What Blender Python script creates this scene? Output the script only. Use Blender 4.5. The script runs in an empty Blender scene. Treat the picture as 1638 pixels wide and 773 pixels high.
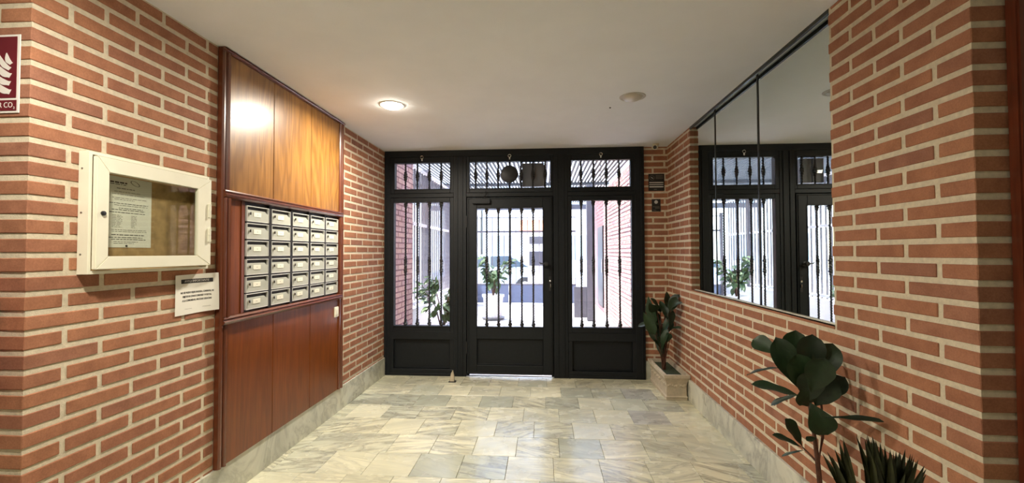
import bpy, bmesh, math, random
from mathutils import Vector, Matrix
random.seed(7)
SC = bpy.context.scene
COL = SC.collection

# ------------------------------------------------------------------ camera
cam_d = bpy.data.cameras.new('camera'); cam = bpy.data.objects.new('camera', cam_d); COL.objects.link(cam)
rt = Vector((0.997403, 0.071969, -0.002637)); up = Vector((0.004355, -0.023724, 0.999709)); fw = Vector((-0.071886, 0.997125, 0.023976))
cam.matrix_world = Matrix(((rt.x, up.x, -fw.x, 0.0), (rt.y, up.y, -fw.y, 0.0), (rt.z, up.z, -fw.z, 1.3649), (0, 0, 0, 1)))
cam_d.sensor_fit = 'HORIZONTAL'; cam_d.sensor_width = 36.0
cam_d.lens = 36.0*700.0/1638.0
cam_d.clip_start = 0.02; cam_d.clip_end = 300
SC.camera = cam
# ------------------------------------------------------------------ world, sun, exposure
world = bpy.data.worlds.new('sky'); SC.world = world; world.use_nodes = True
wn = world.node_tree.nodes; wl = world.node_tree.links
bg = wn['Background']
sky = wn.new('ShaderNodeTexSky'); sky.sky_type = 'NISHITA'
sky.sun_elevation = math.radians(58); sky.sun_rotation = math.radians(-70); sky.sun_disc = False
sky.air_density = 1.0; sky.dust_density = 2.5; sky.ozone_density = 1.0
wl.new(sky.outputs['Color'], bg.inputs['Color']); bg.inputs['Strength'].default_value = 1.1
sun_d = bpy.data.lights.new('sun', 'SUN'); sun_d.energy = 6.0; sun_d.angle = math.radians(0.6); sun_d.color = (1.0, 0.95, 0.88)
sun = bpy.data.objects.new('sun', sun_d); COL.objects.link(sun)
sun.rotation_euler = Vector((-0.62, -0.12, 0.78)).to_track_quat('Z', 'Y').to_euler()
SC.view_settings.view_transform = 'Standard'; SC.view_settings.look = 'None'
SC.view_settings.gamma = 1.0; SC.view_settings.use_curve_mapping = False
SC.view_settings.exposure = 1.67
SC.cycles.max_bounces = 10; SC.cycles.diffuse_bounces = 5; SC.cycles.glossy_bounces = 5
SC.cycles.transparent_max_bounces = 24; SC.cycles.caustics_reflective = False; SC.cycles.caustics_refractive = False
SC.cycles.sample_clamp_indirect = 6.0
LAMP_E = 30.0           # emission of a lit ceiling lamp's diffuser; its beam is the area light in lamp()

# ------------------------------------------------------------------ dimensions
XL, XR, D, H = -1.78, 1.335, 4.81, 2.5
YL, YR = 1.386, 1.451
P = 0.0673; HB = 0.134

# ------------------------------------------------------------------ material helpers
def mat(name, color=(.5, .5, .5), rough=.5, metal=0, coat=0, spec=None, emit=None, estr=0):
    m = bpy.data.materials.new(name); m.use_nodes = True
    b = m.node_tree.nodes['Principled BSDF']
    b.inputs['Base Color'].default_value = (*color, 1); b.inputs['Roughness'].default_value = rough
    b.inputs['Metallic'].default_value = metal; b.inputs['Coat Weight'].default_value = coat
    b.inputs['Coat Roughness'].default_value = .12
    if spec is not None: b.inputs['Specular IOR Level'].default_value = spec
    if emit: b.inputs['Emission Color'].default_value = (*emit, 1); b.inputs['Emission Strength'].default_value = estr
    return m
def nd(m, t, **kw):
    n = m.node_tree.nodes.new(t)
    for k, v in kw.items():
        if k in n.inputs: n.inputs[k].default_value = v
        else: setattr(n, k, v)
    return n
def ln(m, a, b): m.node_tree.links.new(a, b)
def bsdf(m): return m.node_tree.nodes['Principled BSDF']
def ramp(m, stops):
    r = nd(m, 'ShaderNodeValToRGB'); e = r.color_ramp.elements
    while len(e) < len(stops): e.new(.5)
    for i, (p, c) in enumerate(stops):
        e[i].position = p; e[i].color = (*c, 1)
    return r
def bump(m, h, strength, dist=.002, prev=None):
    b = nd(m, 'ShaderNodeBump', Strength=strength, Distance=dist)
    ln(m, h, b.inputs['Height'])
    if prev is not None: ln(m, prev, b.inputs['Normal'])
    ln(m, b.outputs['Normal'], bsdf(m).inputs['Normal']); return b.outputs['Normal']
def position(m): return nd(m, 'ShaderNodeNewGeometry').outputs['Position']
def noise(m, vec, scale, detail=4, rough=.55, dist=0):
    n = nd(m, 'ShaderNodeTexNoise', Scale=scale, Detail=detail, Roughness=rough, Distortion=dist)
    if vec is not None: ln(m, vec, n.inputs['Vector'])
    return n.outputs['Fac']
def mixc(m, fac, a, b, mode='MIX'):
    n = nd(m, 'ShaderNodeMix', data_type='RGBA', blend_type=mode)
    for s, v in ((0, fac), (6, a), (7, b)):
        if isinstance(v, (int, float)): n.inputs[s].default_value = v
        elif isinstance(v, tuple): n.inputs[s].default_value = (*v, 1)
        else: ln(m, v, n.inputs[s])
    return n.outputs[2]
def mathn(m, op, a, b=0.0):
    n = nd(m, 'ShaderNodeMath', operation=op)
    for i, v in enumerate((a, b)):
        if isinstance(v, (int, float)): n.inputs[i].default_value = v
        else: ln(m, v, n.inputs[i])
    return n.outputs[0]
def simple(name, color, rough=.5, var=.12, scale=20, bs=0, bd=.001, bscale=80, **kw):
    """plain material with a slight tonal mottling and fine relief"""
    m = mat(name, color, rough, **kw); p = position(m)
    f = noise(m, p, scale, 3)
    lo = tuple(c*(1-var) for c in color); hi = tuple(min(1, c*(1+var)) for c in color)
    r = ramp(m, [(.3, lo), (.7, hi)]); ln(m, f, r.inputs[0]); ln(m, r.outputs[0], bsdf(m).inputs['Base Color'])
    if bs: bump(m, noise(m, p, bscale, 3), bs, bd)
    return m

def brick_mat(name, island=False, tint=(1, 1, 1)):
    m = mat(name, rough=.85, spec=.25); p = position(m)
    rnd = nd(m, 'ShaderNodeNewGeometry').outputs['Random Per Island'] if island else nd(m, 'ShaderNodeObjectInfo').outputs['Random']
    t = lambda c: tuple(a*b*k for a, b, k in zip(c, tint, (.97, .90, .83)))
    r = ramp(m, [(0, t((.36, .168, .105))), (.3, t((.40, .19, .115))), (.55, t((.335, .155, .105))), (.8, t((.43, .21, .125))), (1, t((.31, .15, .11)))])
    ln(m, rnd, r.inputs[0])
    f = noise(m, p, 14, 5, .6)
    r2 = ramp(m, [(.25, (.78, .76, .74)), (.7, (1.14, 1.15, 1.12))]); ln(m, f, r2.inputs[0])
    c = mixc(m, 1.0, r.outputs[0], r2.outputs[0], 'MULTIPLY')
    f2 = noise(m, p, 160, 3, .7)
    r3 = ramp(m, [(.3, (.82, .82, .82)), (.65, (1.08, 1.08, 1.08))]); ln(m, f2, r3.inputs[0])
    c = mixc(m, 1.0, c, r3.outputs[0], 'MULTIPLY')
    ln(m, c, bsdf(m).inputs['Base Color'])
    bump(m, noise(m, p, 220, 4, .7), .45, .0012)
    return m
def mortar_mat(name, color=(.70, .62, .47)):
    m = mat(name, color, .95, spec=.15); p = position(m)
    r = ramp(m, [(.3, tuple(c*.84 for c in color)), (.7, tuple(c*1.1 for c in color))])
    ln(m, noise(m, p, 45, 5, .7), r.inputs[0]); ln(m, r.outputs[0], bsdf(m).inputs['Base Color'])
    bump(m, noise(m, p, 180, 5, .75), .8, .003)
    return m
def marble_mat(name, per_object=True, veinscale=1.0, pale=(.74, .715, .53), grey=(.42, .43, .34), rough=.22):
    m = mat(name, pale, rough, spec=.5)
    p = position(m); oi = nd(m, 'ShaderNodeObjectInfo').outputs['Random']
    add = nd(m, 'ShaderNodeVectorMath', operation='ADD')
    comb = nd(m, 'ShaderNodeCombineXYZ')
    ln(m, mathn(m, 'MULTIPLY', oi, 37.0), comb.inputs[0]); ln(m, mathn(m, 'MULTIPLY', oi, 91.0), comb.inputs[1])
    ln(m, p, add.inputs[0]); ln(m, comb.outputs[0], add.inputs[1])
    rot = nd(m, 'ShaderNodeVectorRotate', rotation_type='Z_AXIS')
    ang = mathn(m, 'MULTIPLY', mathn(m, 'SUBTRACT', mathn(m, 'FRACT', mathn(m, 'MULTIPLY', oi, 17.3)), .5), 1.1)
    ln(m, add.outputs[0], rot.inputs['Vector']); ln(m, ang, rot.inputs['Angle'])
    mp = nd(m, 'ShaderNodeMapping'); mp.inputs['Scale'].default_value = (1.6*veinscale, 9*veinscale, 6*veinscale)
    ln(m, rot.outputs[0], mp.inputs['Vector'])
    f = noise(m, mp.outputs[0], 1.3, 6, .6, .9)
    v = ramp(m, [(.40, (0, 0, 0)), (.47, (.55, .55, .55)), (.50, (1, 1, 1)), (.53, (.5, .5, .5)), (.62, (0, 0, 0))])
    ln(m, f, v.inputs[0])
    cloud = ramp(m, [(.38, (0, 0, 0)), (.68, (1, 1, 1))]); ln(m, noise(m, mp.outputs[0], .55, 4, .6, .6), cloud.inputs[0])
    base = mixc(m, mathn(m, 'MULTIPLY', cloud.outputs[0], .55), pale, grey)
    tone = ramp(m, [(0, (1.1, 1.09, 1.06)), (.35, (1.0, .985, .93)), (.7, (.93, .94, .93)), (.88, (.80, .83, .84)), (1, (.66, .69, .70))])
    ln(m, mathn(m, 'FRACT', mathn(m, 'MULTIPLY', oi, 5.7)), tone.inputs[0])
    base = mixc(m, 1.0 if per_object else .15, base, tone.outputs[0], 'MULTIPLY')
    amt = mathn(m, 'ADD', mathn(m, 'MULTIPLY', mathn(m, 'FRACT', mathn(m, 'MULTIPLY', oi, 11.9)), .75 if per_object else .2), .12 if per_object else .42)
    c = mixc(m, mathn(m, 'MULTIPLY', v.outputs[0], amt), base, (.20, .195, .155))
    ln(m, c, bsdf(m).inputs['Base Color'])
    rr = ramp(m, [(.3, (rough*.8,)*3), (.7, (rough*1.5,)*3)]); ln(m, noise(m, p, 6, 3), rr.inputs[0]); ln(m, rr.outputs[0], bsdf(m).inputs['Roughness'])
    bump(m, noise(m, p, 5, 2), .05, .004)
    return m
def wood_mat(name, light, dark, coat=.15, grain=1.0, rough=.35):
    m = mat(name, light, rough, coat=coat)
    p = position(m); oi = nd(m, 'ShaderNodeObjectInfo').outputs['Random']
    comb = nd(m, 'ShaderNodeCombineXYZ'); ln(m, mathn(m, 'MULTIPLY', oi, 13.0), comb.inputs[0]); ln(m, mathn(m, 'MULTIPLY', oi, 7.0), comb.inputs[2])
    add = nd(m, 'ShaderNodeVectorMath', operation='ADD'); ln(m, p, add.inputs[0]); ln(m, comb.outputs[0], add.inputs[1])
    mp = nd(m, 'ShaderNodeMapping'); mp.inputs['Scale'].default_value = (6, 6, .9); ln(m, add.outputs[0], mp.inputs['Vector'])
    f = noise(m, mp.outputs[0], .9*grain, 3, .5, .3)
    rings = mathn(m, 'SINE', mathn(m, 'MULTIPLY', f, 75.0))
    r1 = ramp(m, [(0, (0, 0, 0)), (.35, (.25, .25, .25)), (1, (1, 1, 1))]); ln(m, mathn(m, 'ADD', mathn(m, 'MULTIPLY', rings, .5), .5), r1.inputs[0])
    mp2 = nd(m, 'ShaderNodeMapping'); mp2.inputs['Scale'].default_value = (120, 120, 5); ln(m, add.outputs[0], mp2.inputs['Vector'])
    fine = noise(m, mp2.outputs[0], 1.0, 3, .6)
    c = mixc(m, mathn(m, 'MULTIPLY', r1.outputs[0], .5), light, dark)
    fr = ramp(m, [(.3, (.78, .78, .78)), (.65, (1.1, 1.1, 1.1))]); ln(m, fine, fr.inputs[0])
    c = mixc(m, 1.0, c, fr.outputs[0], 'MULTIPLY')
    big = ramp(m, [(.3, (.86, .84, .82)), (.7, (1.1, 1.1, 1.1))]); ln(m, noise(m, p, 2.2, 2), big.inputs[0])
    c = mixc(m, 1.0, c, big.outputs[0], 'MULTIPLY')
    ln(m, c, bsdf(m).inputs['Base Color'])
    bump(m, fine, .06, .001)
    return m
def glass_mat(name, tint=(.97, .98, .98), refl=1.0, rough=0.0):
    m = bpy.data.materials.new(name); m.use_nodes = True; nt = m.node_tree
    nt.nodes.remove(nt.nodes['Principled BSDF']); out = nt.nodes['Material Output']
    tr = nd(m, 'ShaderNodeBsdfTransparent'); tr.inputs[0].default_value = (*tint, 1)
    gl = nd(m, 'ShaderNodeBsdfGlossy'); gl.inputs['Roughness'].default_value = rough
    fr = nd(m, 'ShaderNodeFresnel'); bf = nd(m, 'ShaderNodeNewGeometry').outputs['Backfacing']
    ln(m, mathn(m, 'SUBTRACT', 1.45, mathn(m, 'MULTIPLY', bf, 1.45-1/1.45)), fr.inputs['IOR'])
    mx = nd(m, 'ShaderNodeMixShader'); ln(m, mathn(m, 'MULTIPLY', fr.outputs[0], refl), mx.inputs[0])
    ln(m, tr.outputs[0], mx.inputs[1]); ln(m, gl.outputs[0], mx.inputs[2]); ln(m, mx.outputs[0], out.inputs['Surface'])
    return m
def leaf_mat(name, c1, c2, rough=.4):
    m = mat(name, c1, rough); p = position(m); oi = nd(m, 'ShaderNodeObjectInfo').outputs['Random']
    r = ramp(m, [(0, c1), (1, c2)]); ln(m, oi, r.inputs[0])
    n = ramp(m, [(.3, (.75, .75, .75)), (.7, (1.2, 1.2, 1.2))]); ln(m, noise(m, p, 30, 3), n.inputs[0])
    ln(m, mixc(m, 1.0, r.outputs[0], n.outputs[0], 'MULTIPLY'), bsdf(m).inputs['Base Color'])
    bump(m, noise(m, p, 60, 2), .3, .002)
    return m

M = {}
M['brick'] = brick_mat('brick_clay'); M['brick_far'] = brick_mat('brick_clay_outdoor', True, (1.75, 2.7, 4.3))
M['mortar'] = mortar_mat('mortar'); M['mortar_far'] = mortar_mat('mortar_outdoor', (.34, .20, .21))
M['marble'] = marble_mat('marble_tile'); M['marble_base'] = marble_mat('marble_skirting', False, .33, (.70, .69, .57), (.44, .45, .38), .3)
M['marble_grey'] = marble_mat('grey_marble_tile', True, 1.0, (.50, .49, .42), (.38, .38, .33), .25)
M['grout'] = simple('tile_grout', (.22, .20, .16), .9)
M['wood'] = wood_mat('varnished_oak', (.33, .155, .036), (.13, .050, .010), grain=.8)
M['wood_low'] = wood_mat('varnished_oak_reddish_dimmed', (.20, .050, .004), (.13, .028, .002), grain=.7)  # redder stain, also darkened in colour for weaker lamp light low down
M['wood_trim'] = wood_mat('varnished_moulding', (.15, .037, .012), (.08, .018, .006), coat=.8)
M['wood_door'] = wood_mat('dark_red_door_wood', (.16, .035, .014), (.09, .018, .007), coat=.3)
M['iron'] = simple('dark_green_grey_paint', (.0075, .0095, .0118), .5, .15, 30, .15, .0006, 120, spec=.3)
M['iron_bar'] = simple('black_wrought_iron', (.016, .016, .018), .45, .2, 60, .2, .0006, 200)
def ceil_mat():
    m = mat('painted_plaster_ceiling', (.85, .87, .91), .9, spec=.2); p = position(m)
    r = ramp(m, [(.3, (.835, .855, .895)), (.7, (.875, .895, .935))]); ln(m, noise(m, p, 3.0, 3), r.inputs[0]); ln(m, r.outputs[0], bsdf(m).inputs['Base Color'])
    bump(m, noise(m, p, 110, 3, .6), .35, .003)
    return m
M['ceiling'] = ceil_mat()
M['plaster'] = simple('hall_plaster', (.78, .74, .68), .9, .06, 4, .3, .002, 90)
M['white_metal'] = simple('cream_enamel', (.80, .78, .64), .38, .03, 8, .08, .0006, 300)
M['grey_metal'] = simple('grey_green_enamel', (.42, .43, .37), .42, .04, 10)
M['frame_metal'] = simple('pale_aluminium', (.62, .62, .58), .35, .05, 10, metal=.1)
M['black'] = simple('black_plastic', (.012, .012, .013), .5, .1)
M['chrome'] = simple('chrome', (.72, .72, .70), .15, .03, metal=1)
M['brass'] = simple('dull_brass', (.42, .30, .14), .35, .1, metal=1)
M['paper'] = simple('white_paper', (.82, .80, .72), .8, .03, 6)
M['card'] = simple('name_card', (.78, .76, .64), .7, .03, 10)
M['ink'] = mat('printed_ink', (.025, .022, .02), .8)
M['ink_grey'] = mat('faded_ink', (.16, .145, .12), .8)
M['white_print'] = mat('white_print', (.75, .72, .68), .6)
M['sign_red'] = simple('dark_red_sign', (.13, .008, .018), .35, .08, 6)
M['red'] = simple('extinguisher_red', (.42, .012, .012), .25, .06, 10)
M['cork'] = simple('brown_cork_board', (.42, .27, .12), .9, .25, 18, .3, .001, 250)
M['lamp_on'] = mat('lit_diffuser', (.9, .9, .85), .5, emit=(1.0, .93, .78), estr=LAMP_E)
M['lamp_off'] = simple('frosted_diffuser', (.60, .56, .50), .35, .02)
M['lamp_rim'] = simple('lamp_rim_white', (.48, .45, .40), .4, .03)
M['mirror'] = mat('mirror_silver', (.80, .86, .82), .012, metal=1)
M['mirror_edge'] = simple('dark_mirror_edge', (.02, .022, .02), .4, .1)
M['glass'] = glass_mat('clear_glass'); M['case_glass'] = glass_mat('case_glass', (.93, .95, .92), 1.0)
M['stone'] = simple('carved_cast_stone', (.50, .43, .32), .85, .15, 25, .6, .003, 60)
M['soil'] = simple('potting_moss', (.03, .045, .02), .95, .4, 40, .8, .006, 50)
M['leaf'] = leaf_mat('dark_glossy_leaf', (.007, .021, .007), (.014, .040, .011), .5)
M['leaf2'] = leaf_mat('mid_green_leaf', (.04, .085, .025), (.09, .16, .05), .5)
M['blade'] = leaf_mat('palm_blade', (.020, .026, .008), (.045, .05, .014), .5)
M['stem'] = simple('brown_stem', (.10, .038, .022), .7, .25, 40, .4, .001, 80)
M['pot'] = simple('terracotta_pot', (.30, .12, .07), .8, .12, 12)
M['white_out'] = simple('white_outdoor_paint', (.80, .80, .80), .6, .04, 5)
M['out_floor'] = simple('pale_outdoor_paving', (.62, .60, .58), .8, .06, 3)
M['asphalt'] = simple('asphalt', (.20, .20, .21), .9, .1, 8)
M['slat'] = simple('grey_pergola_slat', (.05, .05, .055), .6, .1)
M['fence'] = simple('mauve_grey_fence_paint', (.16, .14, .155), .55, .06)
M['gate_blue'] = simple('blue_grey_gate_panel', (.16, .19, .28), .5, .06)
M['post_grey'] = simple('grey_steel_post', (.12, .12, .14), .5, .08)
M['facade'] = simple('cream_render', (.72, .68, .60), .9, .05, 1)
M['awning'] = simple('orange_awning_fabric', (.75, .22, .08), .8, .08, 5)
M['car'] = simple('pale_blue_car_paint', (.40, .50, .62), .25, .03, coat=.5)
M['tyre'] = simple('tyre_rubber', (.02, .02, .022), .9, .1)
M['car_glass'] = mat('car_window', (.05, .07, .09), .08)
M['sky_win'] = mat('sky_tinted_window_glass', (.26, .31, .36), .1)  # pane colour lightened to imitate the sky reflected in the glass
M['screw'] = simple('steel_screw', (.30, .29, .26), .4, .1, metal=1)

# ------------------------------------------------------------------ geometry helpers
WO = {}          # world origin of every linked object
def tag(o, label=None, cat=None, group=None, kind=None):
    if label: o['label'] = label
    if cat: o['category'] = cat
    if group: o['group'] = group
    if kind: o['kind'] = kind
    return o
def thing(name, loc, label=None, cat=None, group=None, kind=None):
    o = bpy.data.objects.new(name, None); COL.objects.link(o); o.location = loc; o.empty_display_size = .05
    WO[o] = Vector(loc); return tag(o, label, cat, group, kind)
class G:
    def __init__(s): s.v = []; s.f = []
    def box(s, x0, x1, y0, y1, z0, z1):
        x0, x1 = sorted((x0, x1)); y0, y1 = sorted((y0, y1)); z0, z1 = sorted((z0, z1)); n = len(s.v)
        s.v += [(x0, y0, z0), (x1, y0, z0), (x1, y1, z0), (x0, y1, z0), (x0, y0, z1), (x1, y0, z1), (x1, y1, z1), (x0, y1, z1)]
        s.f += [tuple(n+i for i in q) for q in ((0, 3, 2, 1), (4, 5, 6, 7), (0, 1, 5, 4), (1, 2, 6, 5), (2, 3, 7, 6), (3, 0, 4, 7))]
        return s
    def rings(s, rings, closed=True, cap=True):
        n = len(s.v); k = len(rings[0])
        for r in rings: s.v += [tuple(p) for p in r]
        for i in range(len(rings)-1):
            for j in range(k if closed else k-1):
                a = n+i*k+j; b = n+i*k+(j+1) % k
                s.f.append((a, b, b+k, a+k))
        if cap and closed:
            s.f.append(tuple(n+j for j in reversed(range(k)))); s.f.append(tuple(n+(len(rings)-1)*k+j for j in range(k)))
        return s
    def lathe(s, prof, c=(0, 0, 0), axis='Z', n=24, cap=True):
        rings = []
        for r, t in prof:
            ring = []
            for j in range(n):
                a = 2*math.pi*j/n; u, w = r*math.cos(a), r*math.sin(a)
                p = {'Z': (u, w, t), 'X': (t, u, w), 'Y': (w, t, u)}[axis]
                ring.append((p[0]+c[0], p[1]+c[1], p[2]+c[2]))
            rings.append(ring)
        return s.rings(rings, True, cap)
    def tube(s, pts, rad, n=8, cap=True):
        pts = [Vector(p) for p in pts]; rings = []
        if not isinstance(rad, (list, tuple)): rad = [rad]*len(pts)
        ref = Vector((0, 0, 1))
        for i, p in enumerate(pts):
            t = (pts[min(i+1, len(pts)-1)]-pts[max(i-1, 0)]).normalized()
            a = t.cross(ref)
            if a.length < .1: a = t.cross(Vector((1, 0, 0)))
            a.normalize(); b = t.cross(a).normalized()
            rings.append([p+(a*math.cos(2*math.pi*j/n)+b*math.sin(2*math.pi*j/n))*rad[i] for j in range(n)])
        return s.rings(rings, True, cap)
    def prism(s, poly, axis, t0, t1):
        """poly: list of 2D points; axis: extrusion axis; the 2D axes are the two others in x,y,z order"""
        def p3(a, b, t): return {'X': (t, a, b), 'Y': (a, t, b), 'Z': (a, b, t)}[axis]
        return s.rings([[p3(a, b, t0) for a, b in poly], [p3(a, b, t1) for a, b in poly]])
    def mesh(s, name, origin=(0, 0, 0), bevel=0, seg=1, smooth=False):
        me = bpy.data.meshes.new(name)
        o = Vector(origin)
        me.from_pydata([tuple(Vector(v)-o) for v in s.v], [], s.f)
        bm = bmesh.new(); bm.from_mesh(me)
        bmesh.ops.recalc_face_normals(bm, faces=bm.faces)
        if bevel: bmesh.ops.bevel(bm, geom=list(bm.edges), offset=bevel, segments=seg, affect='EDGES', clamp_overlap=True)
        bm.to_mesh(me); bm.free()
        if smooth:
            for q in me.polygons: q.use_smooth = True
        return me
    def build(s, name, m, parent=None, bevel=0, seg=1, smooth=False, label=None, cat=None, group=None, kind=None):
        xs = [v[0] for v in s.v]; ys = [v[1] for v in s.v]; zs = [v[2] for v in s.v]
        org = Vector(((min(xs)+max(xs))/2, (min(ys)+max(ys))/2, min(zs)))
        me = s.mesh(name, org, bevel, seg, smooth); me.materials.append(m)
        if smooth:
            try: me.set_sharp_from_angle(angle=math.radians(35))
            except Exception: pass
        return put(name, me, org, parent, label, cat, group, kind)
def put(name, me, loc, parent=None, label=None, cat=None, group=None, kind=None, rot=None):
    o = bpy.data.objects.new(name, me); COL.objects.link(o); loc = Vector(loc); WO[o] = loc
    if parent is not None: o.parent = parent; o.location = loc-WO[parent]
    else: o.location = loc
    if rot is not None: o.rotation_euler = rot
    return tag(o, label, cat, group, kind)
def text(body, name, m, parent, loc, face, size, width=None, bold=0.0, align='CENTER', depth=.0004):
    """flat lettering; face: '+X', '-X' or '-Y' is the direction it looks to"""
    cu = bpy.data.curves.new(name, 'FONT'); cu.body = body; cu.size = size; cu.align_x = align; cu.align_y = 'CENTER'
    cu.extrude = depth/2; cu.offset = bold; cu.resolution_u = 3
    tmp = bpy.data.objects.new('tmp', cu); COL.objects.link(tmp)
    dg = bpy.context.evaluated_depsgraph_get(); me = bpy.data.meshes.new_from_object(tmp.evaluated_get(dg))
    bpy.data.objects.remove(tmp); bpy.data.curves.remove(cu)
    if width and len(me.vertices):
        xs = [v.co.x for v in me.vertices]; k = width/(max(xs)-min(xs))
        for v in me.vertices: v.co.x *= k
    R3 = {'+X': Matrix(((0, 0, 1), (1, 0, 0), (0, 1, 0))), '-X': Matrix(((0, 0, -1), (-1, 0, 0), (0, 1, 0))), '-Y': Matrix(((1, 0, 0), (0, 0, -1), (0, 1, 0)))}[face]
    for v in me.vertices: v.co = R3 @ v.co
    me.materials.clear(); me.materials.append(m); me.name = name
    return put(name, me, loc, parent)

# ------------------------------------------------------------------ SETTING: floor, ceiling, walls
HX0, HX1, HY0 = -3.3, 3.0, -2.6       # the hall behind the camera
fl = G().box(HX0-.1, HX1+.1, HY0-.1, D+.06, -.12, -.012).build('floor', M['grout'], label='pale marble tiled floor of the entrance hall', kind='structure')
row_lines = [4.765-.303*k for k in range(16)]
phase = {0: -.86, 1: -1.02, 2: -1.17, 3: -1.06, 4: -.965, 5: -.785, 6: -.83, 7: -.62}
# phases are the position of one joint of each row
joint0 = {}
TW = .2955
tile_cache = {}
GREY_TILES = [(.79, 4.31), (.81, 3.70)]
rng = random.Random(3)
def add_tile(x0, x1, y0, y1):
    dark = any(x0 < a < x1 and y0 < b < y1 for a, b in GREY_TILES)
    w, d = round(x1-x0, 3), round(y1-y0, 3)
    k = (w, d, dark)
    if k not in tile_cache:
        me = G().box(-w/2+.0008, w/2-.0008, -d/2+.0008, d/2-.0008, 0, .013).mesh('tile', bevel=.0012); me.materials.append(M['marble_grey' if dark else 'marble']); tile_cache[k] = me
    o = put('tile', tile_cache[k], ((x0+x1)/2, (y0+y1)/2, -.013+rng.uniform(-.0003, .0002)), fl)
    return o
for k in range(15):
    y1, y0 = row_lines[k], row_lines[k+1]
    ph = phase.get(k, -.9+.31*((k*5) % 7)/7)
    x = ph
    while x > XL: x -= TW
    xs = [XL]; x += TW
    while x < XR-.02: xs.append(x); x += TW
    xs.append(XR)
    for a, b in zip(xs, xs[1:]):
        if b-a > .03: add_tile(a, b, y0, y1)
    # continue the rows in the hall part where it is open sideways
for a, b in ((XL, -1.485), (-1.485, -1.19), (-1.19, -.895), (-.895, -.6), (-.6, -.305), (-.305, -.01), (-.01, .285), (.285, .58), (.58, .875), (.875, 1.17), (1.17, XR)):
    add_tile(a, b, row_lines[0], D)
# hall floor slabs behind the camera (never in view): one joined part
g = G()
x = HX0
while x < HX1:
    y = HY0
    while y < 1.36:
        xe = min(x+.3, HX1); ye = min(y+.3, 1.36)
        if not (XL < (x+xe)/2 < XR and (y+ye)/2 > .22): g.box(x+.001, xe-.001, y+.001, ye-.001, -.012, -.001)
        y += .3
    x += .3
g.build('tile', M['marble'], fl, kind='stuff')

G().box(HX0-.1, HX1+.1, HY0-.1, D+.25, H, H+.3).build('ceiling', M['ceiling'], label='off-white textured plaster ceiling', kind='structure')

# bricks: meshes are shared
br_cache = {}
def brick_mesh(sx, sy, sz, var):
    k = (round(sx, 3), round(sy, 3), round(sz, 3), var)
    if k not in br_cache:
        me = G().box(-sx/2, sx/2, -sy/2, sy/2, 0, sz).mesh('brick', bevel=.0022)
        r = random.Random(hash(k) & 0xffff)
        for v in me.vertices:
            v.co += Vector((r.uniform(-1, 1)*(.0009 if sx > .06 else .0004), r.uniform(-1, 1)*(.0009 if sy > .06 else .0004), r.uniform(-1, 1)*.0009))
        me.materials.append(M['brick']); br_cache[k] = me
    return br_cache[k]
def add_brick(parent, x0, x1, y0, y1, z0, z1):
    if z1-z0 < .012 or x1-x0 < .01 or y1-y0 < .01: return
    put('brick', brick_mesh(x1-x0, y1-y0, z1-z0, rng.randint(0, 5)), ((x0+x1)/2+rng.uniform(-.0006, .0006), (y0+y1)/2+rng.uniform(-.0006, .0006), z0), parent)
J, HBK, PR = .021, .0475, .0035    # joint, brick height, how far a brick stands proud
def courses(z0, lo, hi):
    k = math.floor((lo-z0)/P)
    while z0+k*P < hi:
        a = max(lo, z0+k*P+J/2); b = min(hi, z0+(k+1)*P-J/2)
        if b-a > .008: yield k, a, b
        k += 1

# --- left wall
wl_ = thing('wall_left', (XL-.15, 3.1, 0), 'left brick wall of the hall', kind='structure')
G().box(XL-.30, XL, YL, D+.3, 0, H).build('mortar', M['mortar'], wl_)
PY0, PY1 = 2.255, 3.705
for k, a, b in courses(1.156, .19, H-.002):
    odd = k % 2 == 0   # k=0 is z 1.156..1.223 : half brick first
    y = YL
    ends = []
    s = 1.512 if odd else 1.645
    js = [s+.268*i for i in range(14)]
    prev = YL-PR; first = True
    for j in js+[9]:
        y0 = prev; y1 = min(j-J/2, D)
        # leave out what the wood panelling covers
        for c0, c1 in ((y0, min(y1, PY0)), (max(y0, PY1), y1)):
            if c1-c0 > .012 and (c1 <= PY0+1e-6 or c0 >= PY1-1e-6):
                if first:
                    add_brick(wl_, XL-(.24 if odd else .115), XL+PR, c0, c1, a, b)
                else: add_brick(wl_, XL-.02, XL+PR, c0, c1, a, b)
        first = False; prev = j+J/2
        if prev > D: break
# --- left return wall (faces the camera side)
wlr = thing('wall_entry_left', (XL-.75, YL+.1, 0), 'brick wall end left of the hall mouth', kind='structure')
G().box(HX0, XL-.301, YL, YL+.2, 0, H).build('mortar', M['mortar'], wlr)
for k, a, b in courses(1.156, .19, H-.002):
    odd = k % 2 == 0
    x = XL-((.24 if odd else .115)+J)
    while x > HX0+.05:
        x1 = x; x0 = max(x-.247, HX0)
        if x1-x0 > .03: add_brick(wlr, x0, x1, YL-PR, YL+.02, a, b)
        x = x0-J
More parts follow.
